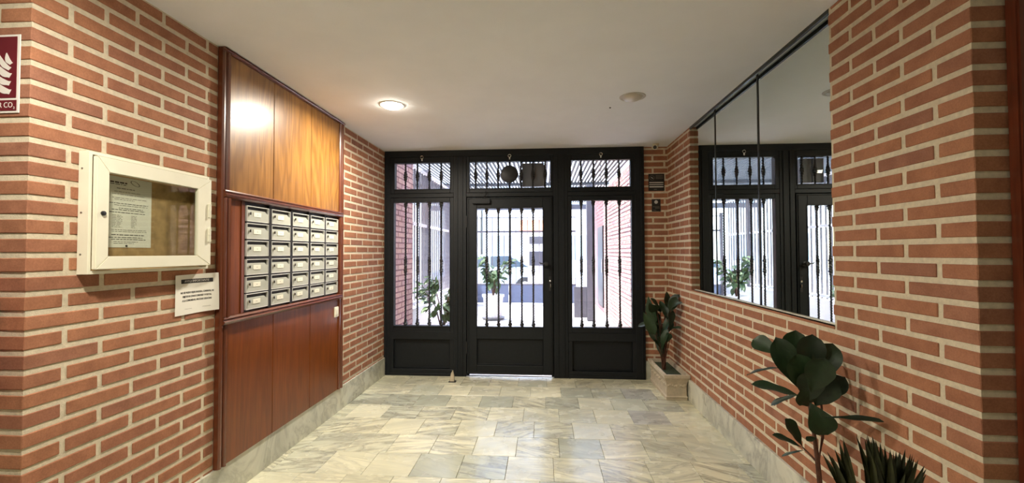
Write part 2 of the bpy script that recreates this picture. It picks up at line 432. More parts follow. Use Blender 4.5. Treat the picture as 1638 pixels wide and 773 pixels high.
# --- right wall
MY0, MY1, MZ0, REC = 2.122, 4.078, 1.018, .036
wr_ = thing('wall_right', (XR+.15, 3.1, 0), 'right brick wall with the mirror recess', kind='structure')
for bx in ((XR, XR+.3, YR, MY0, 0, H), (XR, XR+.3, MY1, D+.3, 0, H), (XR, XR+.3, MY0, MY1, 0, MZ0), (XR+REC+.008, XR+.3, MY0, MY1, MZ0, H)):
    G().box(*bx).build('mortar', M['mortar'], wr_)
rb = []
for k, a, b in courses(1.735, .19, H-.002):
    # even k: joint at 1.715+.268n preceded by a full corner brick
    kk = round((1.735-1.701)/P)
    odd = (k % 2 == 0)
    s = 1.715 if odd else 1.580
    js = [s+.268*i for i in range(14)]; prev = YR-PR; first = True
    for j in js+[9]:
        y0 = prev; y1 = min(j-J/2, D)
        cuts = [(y0, y1)]
        if b > MZ0+.012:      # beside the mirror
            cuts = [(y0, min(y1, MY0)), (max(y0, MY1), y1)]
        for c0, c1 in cuts:
            if c1-c0 > .012:
                deep = b > MZ0+.012 and (abs(c1-MY0) < 1e-4 or abs(c0-MY1) < 1e-4)
                if deep: c0, c1 = (c0, c1+.003) if abs(c1-MY0) < 1e-4 else (c0-.003, c1)
                rb.append((-(c0+c1)/2, XR-PR, XR+((.115 if odd else .24) if first else (.045 if deep else .02)), c0, c1, a, b, first))
        first = False; prev = j+J/2
        if prev > D: break
g = G(); g.box(XR-.003, XR+REC, MY0, MY1, MZ0-.012, MZ0); g.build('sill_course', M['brick'], wr_)
rb.sort(key=lambda t: -t[0])
for t in rb[:298]: add_brick(wr_, *t[1:7])
g = G()
for t in rb[298:]: g.box(t[1], t[2], t[3], t[4], t[5], t[6])
br_isl = brick_mat('brick_clay_joined', True)
if g.v: g.build('brick', br_isl, wr_, bevel=.0022, kind='stuff')
# --- back wall: the brick stub right of the entrance frame
FX1 = 1.082
wb_ = thing('wall_back', (1.2, D+.1, 0), 'narrow brick wall right of the entrance frame', kind='structure')
G().box(FX1, XR, D, D+.3, 0, H).build('mortar', M['mortar'], wb_)
for k, a, b in courses(1.735, .19, H-.002):
    js = [1.304-.268, 1.304] if k % 2 == 0 else [1.179]
    x = FX1
    for j in js+[9]:
        x1 = min(j-J/2, XR)
        if x1-x > .012: add_brick(wb_, x, x1, D-PR, D+.02, a, b)
        x = max(x, j+J/2)
        if x > XR: break
# --- right return wall
wrr = thing('wall_entry_right', (XR+.5, YR+.1, 0), 'brick wall end right of the hall mouth', kind='structure')
G().box(XR+.301, HX1, YR, YR+.2, 0, H).build('mortar', M['mortar'], wrr)
for k, a, b in courses(1.735, .19, H-.002):
    odd = (k % 2 == 0)
    x = XR+(.115 if odd else .24)+J
    for _ in range(2):
        add_brick(wrr, x, x+.247, YR-PR, YR+.02, a, b); x += .247+J
# hall walls behind the camera
G().box(HX0-.12, HX0, HY0, YL+.2, 0, H).build('wall_hall_left', M['plaster'], label='plain plaster wall of the hall behind, left', kind='structure')
G().box(HX1, HX1+.12, HY0, YR+.2, 0, H).build('wall_hall_right', M['plaster'], label='plain plaster wall of the hall behind, right', kind='structure')
G().box(HX0-.12, HX1+.12, HY0-.12, HY0, 0, H).build('wall_hall_back', M['plaster'], label='plain plaster wall at the far end of the hall behind', kind='structure')
# dark red door and frame beside the right return
d2 = thing('door_2', (1.95, YR-.04, 0), 'dark red-brown wooden door frame at the far right edge', kind='structure')
G().box(1.425, 1.51, YR-.045, YR-PR-.001, 0, 2.3).build('door_frame', M['wood_door'], d2, bevel=.006, seg=2)
G().box(1.512, 2.33, YR-.03, YR-PR-.001, .005, 2.2).build('door_leaf', M['wood_door'], d2, bevel=.003)
G().box(2.332, 2.41, YR-.045, YR-PR-.001, 0, 2.3).build('door_frame', M['wood_door'], d2, bevel=.006, seg=2)
G().box(1.425, 2.41, YR-.046, YR-PR-.001, 2.3, 2.498).build('transom_panel', M['wood_door'], d2, bevel=.004)
# skirting
def skirting(name, boxes, label):
    r = thing(name, boxes[0][:1]+(3.0, 0), label, kind='structure')
    for b in boxes: G().box(*b).build('marble_slab', M['marble_base'], r, bevel=.0015)
BH, BT = .196, .018
skirting('baseboard_left', [(XL+.0, XL+BT, a+.0006, b-.0006, 0, BH) for a, b in ((YL-.018, 2.02), (2.02, 3.42), (3.42, D-.03))], 'grey veined marble skirting along the left wall')
skirting('baseboard_right', [(XR-BT, XR, a+.0006, b-.0006, 0, BH) for a, b in ((YR-.018, 2.1), (2.1, 3.5), (3.5, D-.004))], 'pale veined marble skirting along the right wall')
skirting('baseboard_back', [(FX1+.002, XR-BT-.001, D-BT, D, 0, BH)], 'short marble skirting beside the entrance frame')
skirting('baseboard_entry', [(HX0+.01, XL+BT-.001, YL-.02, YL-.0045, 0, BH), (XR-BT+.001, 1.42, YR-.02, YR-.0045, 0, BH)], 'marble skirting on the two wall ends')

# ------------------------------------------------------------------ ENTRANCE: iron frame, leaf, side lights
FY0, FY1 = D-.03, D+.05         # frame depth
tr = thing('trim_1', (-.35, D, 0), 'dark grey iron frame of the entrance with posts and lintels', kind='structure')
def bars(parent, name, boxes, y0=FY0, y1=FY1, m=None, bevel=.003):
    for b in boxes: G().box(b[0], b[1], y0, y1, b[2], b[3]).build(name, m or M['iron'], parent, bevel=bevel)
bars(tr, 'post', [(XL, -1.7065, 0, 2.5), (-.995, -.85, 0, 2.43), (.108, .262, 0, 2.43), (.9845, FX1, 0, 2.5)])
bars(tr, 'lintel', [(-1.715, .998, 2.43, 2.5)])
bars(tr, 'crosspiece', [(-1.715, -.995, 1.975, 2.02), (-.85, .108, 1.975, 2.02), (.262, .998, 1.975, 2.02)])
bars(tr, 'cover_strip', [(-.962, -.945, .01, 2.425), (-.905, -.888, .01, 2.425), (.145, .162, .01, 2.425), (.212, .229, .01, 2.425), (-1.765, -1.75, .01, 2.45), (1.045, 1.06, .01, 2.45)], FY0-.009, FY0, bevel=.002)
bars(tr, 'door_stop_strip', [(-.862, -.826, .0, 1.99), (.083, .12, 0, 1.99), (-.85, .108, 1.955, 1.99)], D+.020, D+.045)
bars(tr, 'threshold', [(-1.715, -.995, 0, .03), (.262, .998, 0, .03)])
# twisted bars
def bar_mesh(h, low=True, mid=(.60, .75)):
    g = G(); rings = []; n = int(h/.012); tw = 0
    for i in range(n+1):
        z = h*i/n; t = z/h; r = .0122
        def bulge(c, w, a):
            d = abs(z-c)/w; return a*max(0, 1-d*d) if d < 1 else 0
        plain = 0
        if low:
            r += bulge(.022, .024, .015)+bulge(.058, .012, .008)
            c0, c1 = mid
            r += bulge(c0+.01, .030, .010)+bulge(c1-.01, .030, .010)+bulge(c0-.03, .012, .006)+bulge(c1+.03, .012, .006)
            if c0 < z < c1: r = max(r, .0185)
            r += bulge(h-.010, .05, .013)
        else:
            r += bulge(h*.5, .045, .013)+bulge(h*.5-.045, .014, .005)+bulge(h*.5+.045, .014, .005)
        tw += h/n*(2*math.pi/.085)
        rings.append([(r*math.cos(tw+j*math.pi/3*1.0)*(1 if j % 2 else .74), r*math.sin(tw+j*math.pi/3)*(1 if j % 2 else .74), z) for j in range(6)])
    g.rings(rings); return g
BZ0, BZ1, TZ0, TZ1 = .548, 1.922, 2.07, 2.363
mb_tall = bar_mesh(BZ1-BZ0, True, (.60, .73)).mesh('twisted_bar'); mb_tall.materials.append(M['iron_bar'])
mb_door = bar_mesh(1.845-BZ0, True, (.60, .73)).mesh('twisted_bar'); mb_door.materials.append(M['iron_bar'])
mb_top = bar_mesh(TZ1-TZ0, False).mesh('twisted_bar'); mb_top.materials.append(M['iron_bar'])
def sash(parent, x0, x1, z0, z1, ow, y0, y1):
    """four frame members round an opening x0..x1, z0..z1"""
    a, b, c, d = ow
    bars(parent, 'frame_side', [(x0-a, x0, z0-c, z1+d), (x1, x1+b, z0-c, z1+d)], y0, y1)
    bars(parent, 'frame_rail', [(x0, x1, z1, z1+d)] + ([(x0, x1, z0-c, z0)] if c > 0 else []), y0, y1)
def beading(parent, x0, x1, z0, z1, y):
    g = G(); w = .009
    g.box(x0-w, x1+w, y-.008, y, z1, z1+w); g.box(x0-w, x1+w, y-.008, y, z0-w, z0)
    g.box(x0-w, x0, y-.008, y, z0, z1); g.box(x1, x1+w, y-.008, y, z0, z1)
    g.build('beading', M['iron'], parent, bevel=.002)
def side_light(name, x0, x1, bx, label):
    r = thing(name, ((x0+x1)/2, D, .03), label, kind='structure')
    sash(r, x0, x1, BZ0, BZ1, (.045, .045, .06, .05), FY0+.005, FY1-.005)
    G().box(x0-.045, x1+.045, D+.012, D+.022, .03, BZ0-.06).build('kick_panel', M['iron'], r)
    bars(r, 'panel_rail', [(x0-.045, x1+.045, .03, .075), (x0-.045, x1+.045, .40, BZ0-.06)], FY0+.005, D+.012)
    bars(r, 'panel_stile', [(x0-.045, x0-.0, .075, .40), (x1, x1+.045, .075, .40)], FY0+.005, D+.012)
    beading(r, x0+.012, x1-.012, .088, .388, D+.010)
    beading(r, x0, x1, BZ0, BZ1, FY0+.005)
    G().box(x0, x1, D+.024, D+.028, BZ0, BZ1).build('glass', M['glass'], r)
    for b in bx: put('twisted_bar', mb_tall, (b, D+.002, BZ0), r)
    return r
side_light('window_1', -1.670, -1.036, (-1.543, -1.407, -1.272, -1.138), 'left side light of the entrance, four twisted bars over a solid panel')
side_light('window_2', .308, .946, (.411, .541, .681, .821), 'right side light of the entrance, four twisted bars over a solid panel')
def transom(name, x0, x1, bx, label):
    r = thing(name, ((x0+x1)/2, D, TZ0), label, kind='structure')
    sash(r, x0, x1, TZ0, TZ1, (.045 if x0 < -1 or x0 > .2 else .034, .045 if x0 < -1 or x0 > .2 else .029, .048, .065), FY0+.005, FY1-.005)
    beading(r, x0, x1, TZ0, TZ1, FY0+.005)
    G().box(x0, x1, D+.024, D+.028, TZ0, TZ1).build('glass', M['glass'], r)
    for b in bx: put('twisted_bar', mb_top, (b, D+.002, TZ0), r)
    cx = (x0+x1)/2
    rg = G(); n = 14
    rg.tube([(cx+.016*math.cos(2*math.pi*i/n), FY0-.012, TZ1+.058+.016*math.sin(2*math.pi*i/n)) for i in range(n+1)], .0035, 6)
    rg.build('pull_ring', M['chrome'], r, smooth=True, label='chrome pull ring')
    G().box(cx-.007, cx+.007, FY0-.014, FY0-.0085, TZ1+.018, TZ1+.043).build('latch', M['chrome'], r, bevel=.002, label='chrome latch')
    for hx in (x0+.13, x1-.13):
        G().lathe([(.006, -.025), (.006, .025)], (hx, FY0+.001, TZ0-.050), 'X', 8).build('hinge', M['iron'], r, smooth=True)
    return r
transom('window_3', -1.662, -1.034, (-1.546, -1.41, -1.274, -1.139), 'left transom light above the side light, four short bars')
transom('window_4', -.815, .078, (-.75, -.624, -.498, -.373, -.245, -.115, .02), 'middle transom light above the door, seven short bars')
transom('window_5', .305, .940, (.411, .547, .685, .821), 'right transom light above the side light, four short bars')
# door leaf
dr = thing('door_1', (-.37, D, .03), 'dark iron entrance door leaf with five twisted bars and glass', kind='structure')
LX0, LX1, GX0, GX1, GZ1 = -.842, .099, -.733, -.010, 1.845
LY0, LY1 = D-.036, D+.014
bars(dr, 'stile', [(LX0, GX0, .032, 1.968), (GX1, LX1, .032, 1.968)], LY0, LY1)
bars(dr, 'rail', [(GX0, GX1, GZ1, 1.968), (GX0, GX1, .415, BZ0), (GX0, GX1, .032, .13)], LY0, LY1)
G().box(GX0, GX1, D-.008, D+.002, .13, .415).build('kick_panel', M['iron'], dr)
beading(dr, GX0+.012, GX1-.012, .142, .403, D-.010)
beading(dr, GX0, GX1, BZ0, GZ1, LY0)
beading(dr, LX0+.022, LX1-.022, .05, 1.95, LY0)
G().box(GX0, GX1, D+.004, D+.008, BZ0, GZ1).build('glass', M['glass'], dr)
for b in (-.625, -.495, -.368, -.239, -.113): put('twisted_bar', mb_door, (b, D-.018, BZ0), dr)
kn = G(); kn.lathe([(.022, 0), (.022, -.006), (.009, -.010), (.009, -.035), (.024, -.045), (.027, -.058), (.018, -.068), (0.001, -.070)], (.03, LY0, 1.235), 'Y', 20)
kn.build('knob', M['black'], dr, smooth=True, label='black round door knob')
hd = G(); hd.tube([(.028, LY0-.045, 1.235), (-.03, LY0-.05, 1.24), (-.045, LY0-.045, 1.25)], [.008, .007, .006], 8)
hd.build('handle', M['black'], dr, smooth=True, label='black door lever')
G().box(.055, .085, LY0-.006, LY0, .94, 1.10).build('lock_plate', M['iron_bar'], dr, bevel=.002)
G().lathe([(.010, 0), (.010, -.012), (.006, -.014)], (.07, LY0-.006, 1.05), 'Y', 12).build('lock_cylinder', M['chrome'], dr, smooth=True, label='small chrome lock cylinder')
G().box(.072, .078, LY0-.03, LY0-.006, .985, 1.02).build('key', M['chrome'], dr, bevel=.001, label='chrome key in the lock')
for z in (.32, 1.70): G().lathe([(.0085, -.065), (.0085, .065)], (LX0-.004, FY0-.012, z), 'Z', 10).build('hinge', M['iron_bar'], dr, smooth=True)
cl = G(); cl.box(-.78, -.58, LY0-.045, LY0, 1.895, 1.95); cl.build('closer_body', M['iron'], dr, bevel=.006, seg=2, label='dark hydraulic closer body')
cl = G(); cl.tube([(-.66, LY0-.03, 1.955), (-.62, LY0-.07, 1.985), (-.63, LY0-.02, 2.035)], .006, 6)
cl.build('closer_arm', M['iron_bar'], dr, smooth=True)
# intercom box and round disc at the middle transom
bx = thing('junction_box', (-.114, D+.09, 2.09), 'flat dark grey box behind the middle transom glass', 'box')
G().box(-.236, -.117, D+.052, D+.12, 2.095, 2.356).build('cover', M['post_grey'], bx, bevel=.004)
G().box(-.113, .008, D+.052, D+.12, 2.095, 2.356).build('cover', M['post_grey'], bx, bevel=.004)
G().box(-.24, .012, D+.12, D+.16, 2.10, 2.35).build('housing', M['post_grey'], bx)
G().lathe([(.097, 0), (.097, -.008), (.090, -.012), (0.001, -.012)], (-.372, D-.020, 2.222), 'Y', 36).build('disc_sign', M['iron_bar'], smooth=True,
    label='round black disc fixed to the bars of the middle transom', cat='disc')

# ------------------------------------------------------------------ MIRROR
mr = thing('mirror', (XR+REC, 3.1, MZ0), 'large wall mirror of three panes recessed in the right brick wall', 'mirror')
seams = [MY0+.001, 2.883, 3.581, MY1-.001]
for a, b in zip(seams, seams[1:]):
    G().box(XR+REC, XR+REC+.006, a+.002, b-.002, MZ0+.003, H-.001).build('mirror_pane', M['mirror'], mr, bevel=.0008)
for s in seams[1:3]: G().box(XR+REC-.004, XR+REC+.007, s-.007, s+.007, MZ0+.003, H-.001).build('seam', M['mirror_edge'], mr)
G().box(XR-.002, XR+.012, MY0, MY1, H-.020, H-.0005).build('trim_2', M['mirror_edge'], kind='structure', label='thin dark strip under the ceiling above the mirror')
G().box(XR+REC-.009, XR+REC, MY0, MY1, MZ0, MZ0+.006).build('trim_3', M['white_metal'], kind='structure', label='thin pale sill strip below the mirror')

# ------------------------------------------------------------------ WOOD PANELLING
pn = thing('wood_panelling', (XL, 2.98, .2), 'varnished oak panelling on the left wall framing the mailboxes', 'panelling')
PX = XL+.026
for a, b in ((2.312, 2.722), (2.726, 3.187), (3.191, 3.635)):
    G().box(XL+.004, PX, a, b, 1.70, 2.478).build('upper_panel', M['wood'], pn, bevel=.002)
for a, b in ((2.312, 2.733), (2.737, 3.185), (3.189, 3.635)):
    G().box(XL+.004, PX, a, b, .198, .985).build('lower_panel', M['wood_low'], pn, bevel=.002)
G().box(XL+.004, PX-.012, 2.30, 3.65, .198, 1.0).build('backing', M['wood_trim'], pn)
G().box(XL+.004, PX-.012, 2.30, 3.65, 1.68, 2.49).build('backing', M['wood_trim'], pn)
def mould(g, y0, y1, z0, z1, x=PX, vertical=True):
    """stepped moulding"""
    if vertical:
        w = y1-y0; prof = [(0, XL+.004), (0, x+.004), (.12, x+.012), (.3, x+.012), (.38, x+.002), (.55, x+.002), (.65, x+.014), (.85, x+.016), (1, x+.004), (1, XL+.004)]
        g.prism([(px, y0+t*w) for t, px in prof], 'Z', z0, z1)
    else:
        w = z1-z0; prof = [(0, XL+.004), (0, x+.006), (.15, x+.02), (.4, x+.026), (.6, x+.014), (.8, x+.022), (1, x+.01), (1, XL+.004)]
        g.prism([(px, z0+t*w) for t, px in prof], 'Y', y0, y1)
g = G(); mould(g, PY0, 2.312, .198, 2.498); g.build('edge_moulding', M['wood_trim'], pn)
g = G(); mould(g, 3.637, PY1, .198, 2.498); g.build('edge_moulding', M['wood_trim'], pn)
g = G(); mould(g, PY0+.002, PY1-.002, 2.478, 2.499, vertical=False); g.build('top_moulding', M['wood_trim'], pn)
MO = (2.262, 3.668, .968, 1.712); MW = .045
for nm, (a, b, c, d), vv in (('box_moulding', (MO[0], MO[1], MO[3]-MW, MO[3]), False), ('box_moulding', (MO[0], MO[1], MO[2], MO[2]+MW), False)):
    g = G(); mould(g, a, b, c, d, PX+.006, vv); g.build(nm, M['wood_trim'], pn)
for a, b in ((MO[0], MO[0]+MW), (MO[1]-MW, MO[1])):
    g = G(); mould(g, a, b, MO[2]+MW, MO[3]-MW, PX+.014, True); g.build('box_moulding', M['wood_trim'], pn)
G().box(XL+.004, PX-.004, MO[0]+MW, 2.425, MO[2]+MW, MO[3]-MW).build('filler_board', M['wood_low'], pn, bevel=.001)
G().box(XL+.004, PX+.002, 2.425, 2.452, MO[2]+MW, MO[3]-MW).build('filler_strip', M['wood_trim'], pn, bevel=.002)
# mailboxes
MC = [2.4625, 2.700, 2.9375, 3.174, 3.404]; MWD = .207
rowsz = [1.551, 1.447, 1.343, 1.232, 1.128, 1.026]; MH = .094
SX = PX-.006
rk = thing('mailbox_rack', (SX, 3.03, MO[2]+MW), 'black rack with dividers holding the thirty grey mailboxes', 'rack')
G().box(XL+.014, SX, 2.4525, MO[1]-MW-.0005, MO[2]+MW+.0005, MO[3]-MW-.0005).build('back_plate', M['black'], rk)
ed = [2.4545] + [q for i in range(4) for q in (MC[i]+MWD, MC[i+1])] + [MC[4]+MWD]
for i in range(0, len(ed)-1):
    if i % 2: G().box(SX, SX+.0125, ed[i]+.001, ed[i+1]-.001, MO[2]+MW+.001, MO[3]-MW-.001).build('divider', M['black'], rk)
for j in range(5): G().box(SX, SX+.0115, 2.4625, MC[4]+MWD, rowsz[j+1]+MH+.001, rowsz[j]-.001).build('divider', M['black'], rk)
def mailbox():
    r = thing('mailbox', (SX, 0, 0))
    y0, y1, z0, z1 = 0, MWD, 0, MH
    g = G(); e = .0045
    g.box(SX, SX+.014, y0, y1, z0, z0+e); g.box(SX, SX+.014, y0, y1, z1-e, z1); g.box(SX, SX+.014, y0, y0+e, z0+e, z1-e); g.box(SX, SX+.014, y1-e, y1, z0+e, z1-e)
    g.build('rim', M['frame_metal'], r, bevel=.001)
    # the door has a step: its top edge drops at the right end, leaving the letter slot
    poly = [(y0+e, z0+e), (y1-e, z0+e), (y1-e, .056), (y1-.018, .056), (y1-.036, .070), (y0+e, .070)]
    g = G(); g.prism([(a, b) for a, b in poly], 'X', SX, SX+.012); dd = g.build('door', M['grey_metal'], r, bevel=.001)
    G().lathe([(.0085, .012), (.0085, .018), (.005, .020)], (SX, .022, .048), 'X', 12).build('lock', M['chrome'], dd, smooth=True, label='small chrome cam lock')
    G().box(SX+.020, SX+.024, .0205, .0235, .040, .056).build('keyhole', M['black'], dd)
    pl = G().box(SX+.012, SX+.0145, .060, .130, .030, .058).build('name_plate', M['card'], dd, bevel=.001, label='cream name plate')
    G().box(SX+.0145, SX+.0148, .090, .100, .043, .0455).build('name_mark', M['ink_grey'], dd)
    return r
proto = mailbox()
def copy_tree(o, loc=None, parent=None):
    c = o.copy(); COL.objects.link(c)
    if parent is not None: c.parent = parent
    if loc is not None: c.location = loc
    for ch in o.children: copy_tree(ch, None, c)
    return c
rn = ['top', 'second', 'third', 'fourth', 'fifth', 'bottom']; cn = ['first', 'second', 'middle', 'fourth', 'fifth']
cells = [(i, j) for j in range(6) for i in range(5)]
for n, (i, j) in enumerate(cells):
    loc = (SX, MC[i], rowsz[j])
    if n == 0: o = proto; o.location = loc; base = o
    else: o = copy_tree(base, loc)
    tag(o, 'grey metal mailbox, %s from the left in the %s row of the rack' % (cn[i], rn[j]), 'mailbox', 'grey mailboxes in the wood panelling')
# switch
sw = thing('light_switch', (PX, 3.60, .82), 'small cream light switch at the right of the lower wood panels', 'switch')
G().box(PX, PX+.008, 3.560, 3.632, .82, .905).build('plate', M['white_metal'], sw, bevel=.003, seg=2)
G().box(PX+.008, PX+.012, 3.578, 3.614, .836, .889).build('rocker', M['card'], sw, bevel=.002)

# ------------------------------------------------------------------ NOTICE CASE
nb = thing('notice_case', (XL, 1.84, 1.284), 'cream metal notice case with a glass door on the left brick wall', 'notice case')
NY0, NY1, NZ0, NZ1 = 1.545, 2.145, 1.283, 1.757; X0 = XL+PR+.0015; XB = X0+.045
g = G()
for b in ((X0, XB, NY0, NY0+.012, NZ0, NZ1), (X0, XB, NY1-.012, NY1, NZ0, NZ1), (X0, XB, NY0+.012, NY1-.012, NZ1-.012, NZ1), (X0, XB, NY0+.012, NY1-.012, NZ0, NZ0+.012)): g.box(*b)
g.build('body', M['white_metal'], nb, bevel=.001)
G().box(X0, X0+.006, NY0+.012, NY1-.012, NZ0+.012, NZ1-.012).build('back_board', M['cork'], nb, label='brown pin board')
gy0, gy1, gz0, gz1 = 1.607, 2.052, 1.352, 1.683
door = G(); a0, a1, b0, b1 = NY0+.012, NY1-.006, NZ0+.018, NZ1-.016
def frame4(g, x0, x1):
    # mitred frame of four quads-prisms
    o = [(a0, b0), (a1, b0), (a1, b1), (a0, b1)]; q = [(gy0, gz0), (gy1, gz0), (gy1, gz1), (gy0, gz1)]
    for i in range(4):
        k = (i+1) % 4
        g.prism([o[i], o[k], q[k], q[i]], 'X', x0, x1)
frame4(door, XB+.001, XB+.019)
dn = door.build('door', M['white_metal'], nb, bevel=.0022, seg=2)
G().box(XB+.006, XB+.010, gy0, gy1, gz0, gz1).build('glass', M['case_glass'], dn)
for z in (1.470, 1.345):
    G().lathe([(.008, -.034), (.008, -.001), (.006, 0), (.008, .001), (.008, .034)], (XB+.022, NY1-.022, z+.11), 'Z', 12).build('hinge', M['white_metal'], dn, smooth=True)
G().lathe([(.009, 0), (.009, .006), (.006, .007)], (XB+.019, 1.582, 1.520), 'X', 14).build('lock', M['black'], dn, smooth=True, label='black lock cylinder')
for z in (1.36, 1.52, 1.69): G().lathe([(.004, 0), (.003, -.002)], (XL+.020, NY0, z), 'Y', 10).build('screw', M['screw'], nb, label='steel screw head')
# sheet in the case
sx = X0+.0065
sh = thing('notice_sheet', (sx, 1.75, 1.388), 'printed notice sheet pinned at the left inside the cream notice case', 'paper')
G().box(sx, sx+.0006, 1.645, 1.852, 1.388, 1.684).build('sheet', M['paper'], sh)
r = random.Random(5); g = G(); gg = G(); xx = sx+.0007
def textline(G_, y0, y1, z, h, gap=.35):
    y = y0
    while y < y1:
        w = r.uniform(.006, .022); G_.box(xx, xx+.0002, y, min(y+w, y1), z-h/2, z+h/2); y += w+.0035
textline(g, 1.662, 1.735, 1.660, .006); textline(g, 1.662, 1.735, 1.652, .003); textline(g, 1.690, 1.77, 1.636, .0028)
for i, (z, a, b, h) in enumerate([(1.622, .03, .15, .002), (1.611, .02, .17, .002), (1.596, .02, .18, .0022), (1.589, .03, .12, .002), (1.573, .01, .185, .0025), (1.565, .03, .185, .0022), (1.553, .05, .16, .0025), (1.546, .02, .17, .0025), (1.535, .01, .17, .0025),
                                  (1.462, .02, .18, .002), (1.455, .02, .18, .002), (1.441, .02, .17, .0032), (1.430, .01, .16, .0028), (1.422, .02, .175, .0028), (1.412, .03, .14, .002), (1.405, .03, .12, .002)]):
    textline(g if h > .0024 else gg, 1.65+a, 1.65+b, z, h)
for i in range(9): textline(gg, 1.672, 1.705+r.uniform(0, .015), 1.523-i*.0062, .0018); textline(gg, 1.755, 1.773+r.uniform(0, .01), 1.523-i*.0062, .0018)
g.build('print', M['ink'], sh); gg.build('small_print', M['ink_grey'], sh)
ov = G(); ov.rings([[(xx+dx, 1.772+rr*.022*math.cos(a), 1.664-rr*.010*math.sin(a)-.006*math.cos(a)) for a in [2*math.pi*i/18 for i in range(18)]] for dx, rr in ((0, 1), (.0002, 1), (.0002, .82), (0, .82))], True, False)
ov.build('emblem', M['ink_grey'], sh)
G().lathe([(.004, .0007), (.004, .004), (.002, .006)], (sx, 1.735, 1.395), 'X', 10).build('pin', M['black'], sh, smooth=True, label='dark pin head')
# loose paper
px = XL+PR+.0022
pp = thing('taped_notice', (px, 2.14, 1.057), 'white taped paper notice with a black heading below the notice case', 'paper')
g = G(); N = 12
grid = []
for side in (0, 1):
    rows = []
    for jz in range(9):
        row = []
        for iy in range(N+1):
            u = iy/N; v = jz/8
            bulg = .0012*math.sin(u*7+v*3)+.0012+.024*max(0, (u-.45)/.55)**2+.004*max(0, u-.8)/.2*(1-v)
            zz = 1.057+v*.198+.004*u
            row.append((px+bulg+side*.0004, 1.993+u*.252, zz))
        rows.append(row)
    grid.append(rows)
for side in (0, 1): g.rings(grid[side], False, False)
g.build('sheet', M['paper'], pp, smooth=True)
hx = px+.0042
def bulge_x(y, z):
    u = (y-1.993)/.252; v = (z-1.057)/.198
    return px+.0012*math.sin(u*7+v*3)+.0012+.024*max(0, (u-.45)/.55)**2+.004*max(0, u-.8)/.2*(1-v)+.0005
def wrap(o):
    for v in o.data.vertices:
        w = Vector(v.co)+WO[o]; d = w.x-hx
        v.co.x += bulge_x(w.y, w.z)+d-w.x
    return o
g = G()
for i in range(12): g.box(hx, hx+.0003, 2.028+i*.0156, 2.028+(i+1)*.0156, 1.212, 1.233)
wrap(g.build('heading_bar', M['ink'], pp))
wrap(text('AVISO IMPORTANTE', 'heading_text', M['white_print'], pp, (hx+.0006, 2.121, 1.2225), '+X', .016, .145))
for i, (t, w) in enumerate((('NO SE PUEDE DEJAR BASURA, CARROS, NI', .222), ('OBJETOS EN ZONAS COMUNES Y PORTAL', .198), ('A LA COMUNIDAD, MUCHAS GRACIAS', .20))):
    wrap(text(t, 'printed_text', M['ink'], pp, (hx+.0003, 2.121, 1.166-i*.0195), '+X', .0125, w*.87, bold=.0004))
for y, z in ((2.05, 1.085), (2.16, 1.087)): wrap(G().box(hx, hx+.0003, y, y+.045, z, z+.001).build('print_line', M['ink_grey'], pp))

# ------------------------------------------------------------------ EXTINGUISHER SIGN + EXTINGUISHER
sy = YL-PR-.001
sg = thing('extinguisher_sign', (-1.92, sy, 1.85), 'dark red fire extinguisher sign with white flames at the left edge', 'sign')
G().box(-2.022, -1.812, sy-.003, sy, 1.852, 2.128).build('plate', M['white_print'], sg, bevel=.001)
G().box(-2.014, -1.823, sy-.0042, sy-.003, 1.905, 2.120).build('pictogram_field', M['sign_red'], sg)
G().box(-2.014, -1.821, sy-.0042, sy-.003, 1.860, 1.897).build('caption_field', M['sign_red'], sg)
text('EXTINTOR CO\u2082' if False else 'EXTINTOR CO', 'caption_text', M['white_print'], sg, (-1.910, sy-.0046, 1.879), '-Y', .027, .150)
text('2', 'caption_text', M['white_print'], sg, (-1.829, sy-.0046, 1.869), '-Y', .012)
fy = sy-.0046
def flame(cx, cz, s, lean):
    o = [(-.012, .0), (-.020, .028), (-.014, .050), (-.022, .066), (-.004, .055), (.006, .036), (.016, .020), (.022, .0)]
    inner = [(.018, -.004), (.006, -.006), (-.004, -.003)]
    g = G(); g.prism([(cx+a*s, cz+b*s*lean) for a, b in o+inner], 'Y', fy-.0004, fy+.0004)
    g.build('flame', M['white_print'], sg)
def crescent(x0, z0, x1, z1, w, b):
    n = 8; L_ = []; R_ = []
    for i in range(n+1):
        t = i/n; x = x0+(x1-x0)*t; z = z0+(z1-z0)*t; dx, dz = (x1-x0), (z1-z0); l = math.hypot(dx, dz); nx, nz = -dz/l, dx/l
        off = -b*math.sin(math.pi*t*.9); ww = w*math.sin(math.pi*min(1, t*.85+.02))**.8*.5+.0005
        if i == n: ww = w*.42
        L_.append((x+nx*(off+ww), z+nz*(off+ww))); R_.append((x+nx*(off-ww), z+nz*(off-ww)))
    g = G(); g.prism(L_+R_[::-1], 'Y', fy-.0004, fy+.0004); g.build('flame', M['white_print'], sg)
crescent(-1.862, 2.062, -1.840, 2.025, .017, .008); crescent(-1.893, 2.060, -1.845, 2.008, .018, .010); crescent(-1.895, 2.020, -1.843, 1.985, .022, .010)
crescent(-1.905, 1.990, -1.845, 1.958, .020, .010); crescent(-1.900, 1.960, -1.843, 1.928, .022, .010)
g = G(); g.box(-1.965, -1.935, fy-.0004, fy+.0004, 1.925, 2.045); g.box(-1.958, -1.942, fy-.0004, fy+.0004, 2.045, 2.062); g.box(-1.99, -1.945, fy-.0004, fy+.0004, 2.062, 2.070)
g.build('extinguisher_pictogram', M['white_print'], sg)
ex = thing('fire_extinguisher', (-1.885, YL-.10, .85), 'red fire extinguisher hung on the left wall end, dark handle just in view', 'extinguisher')
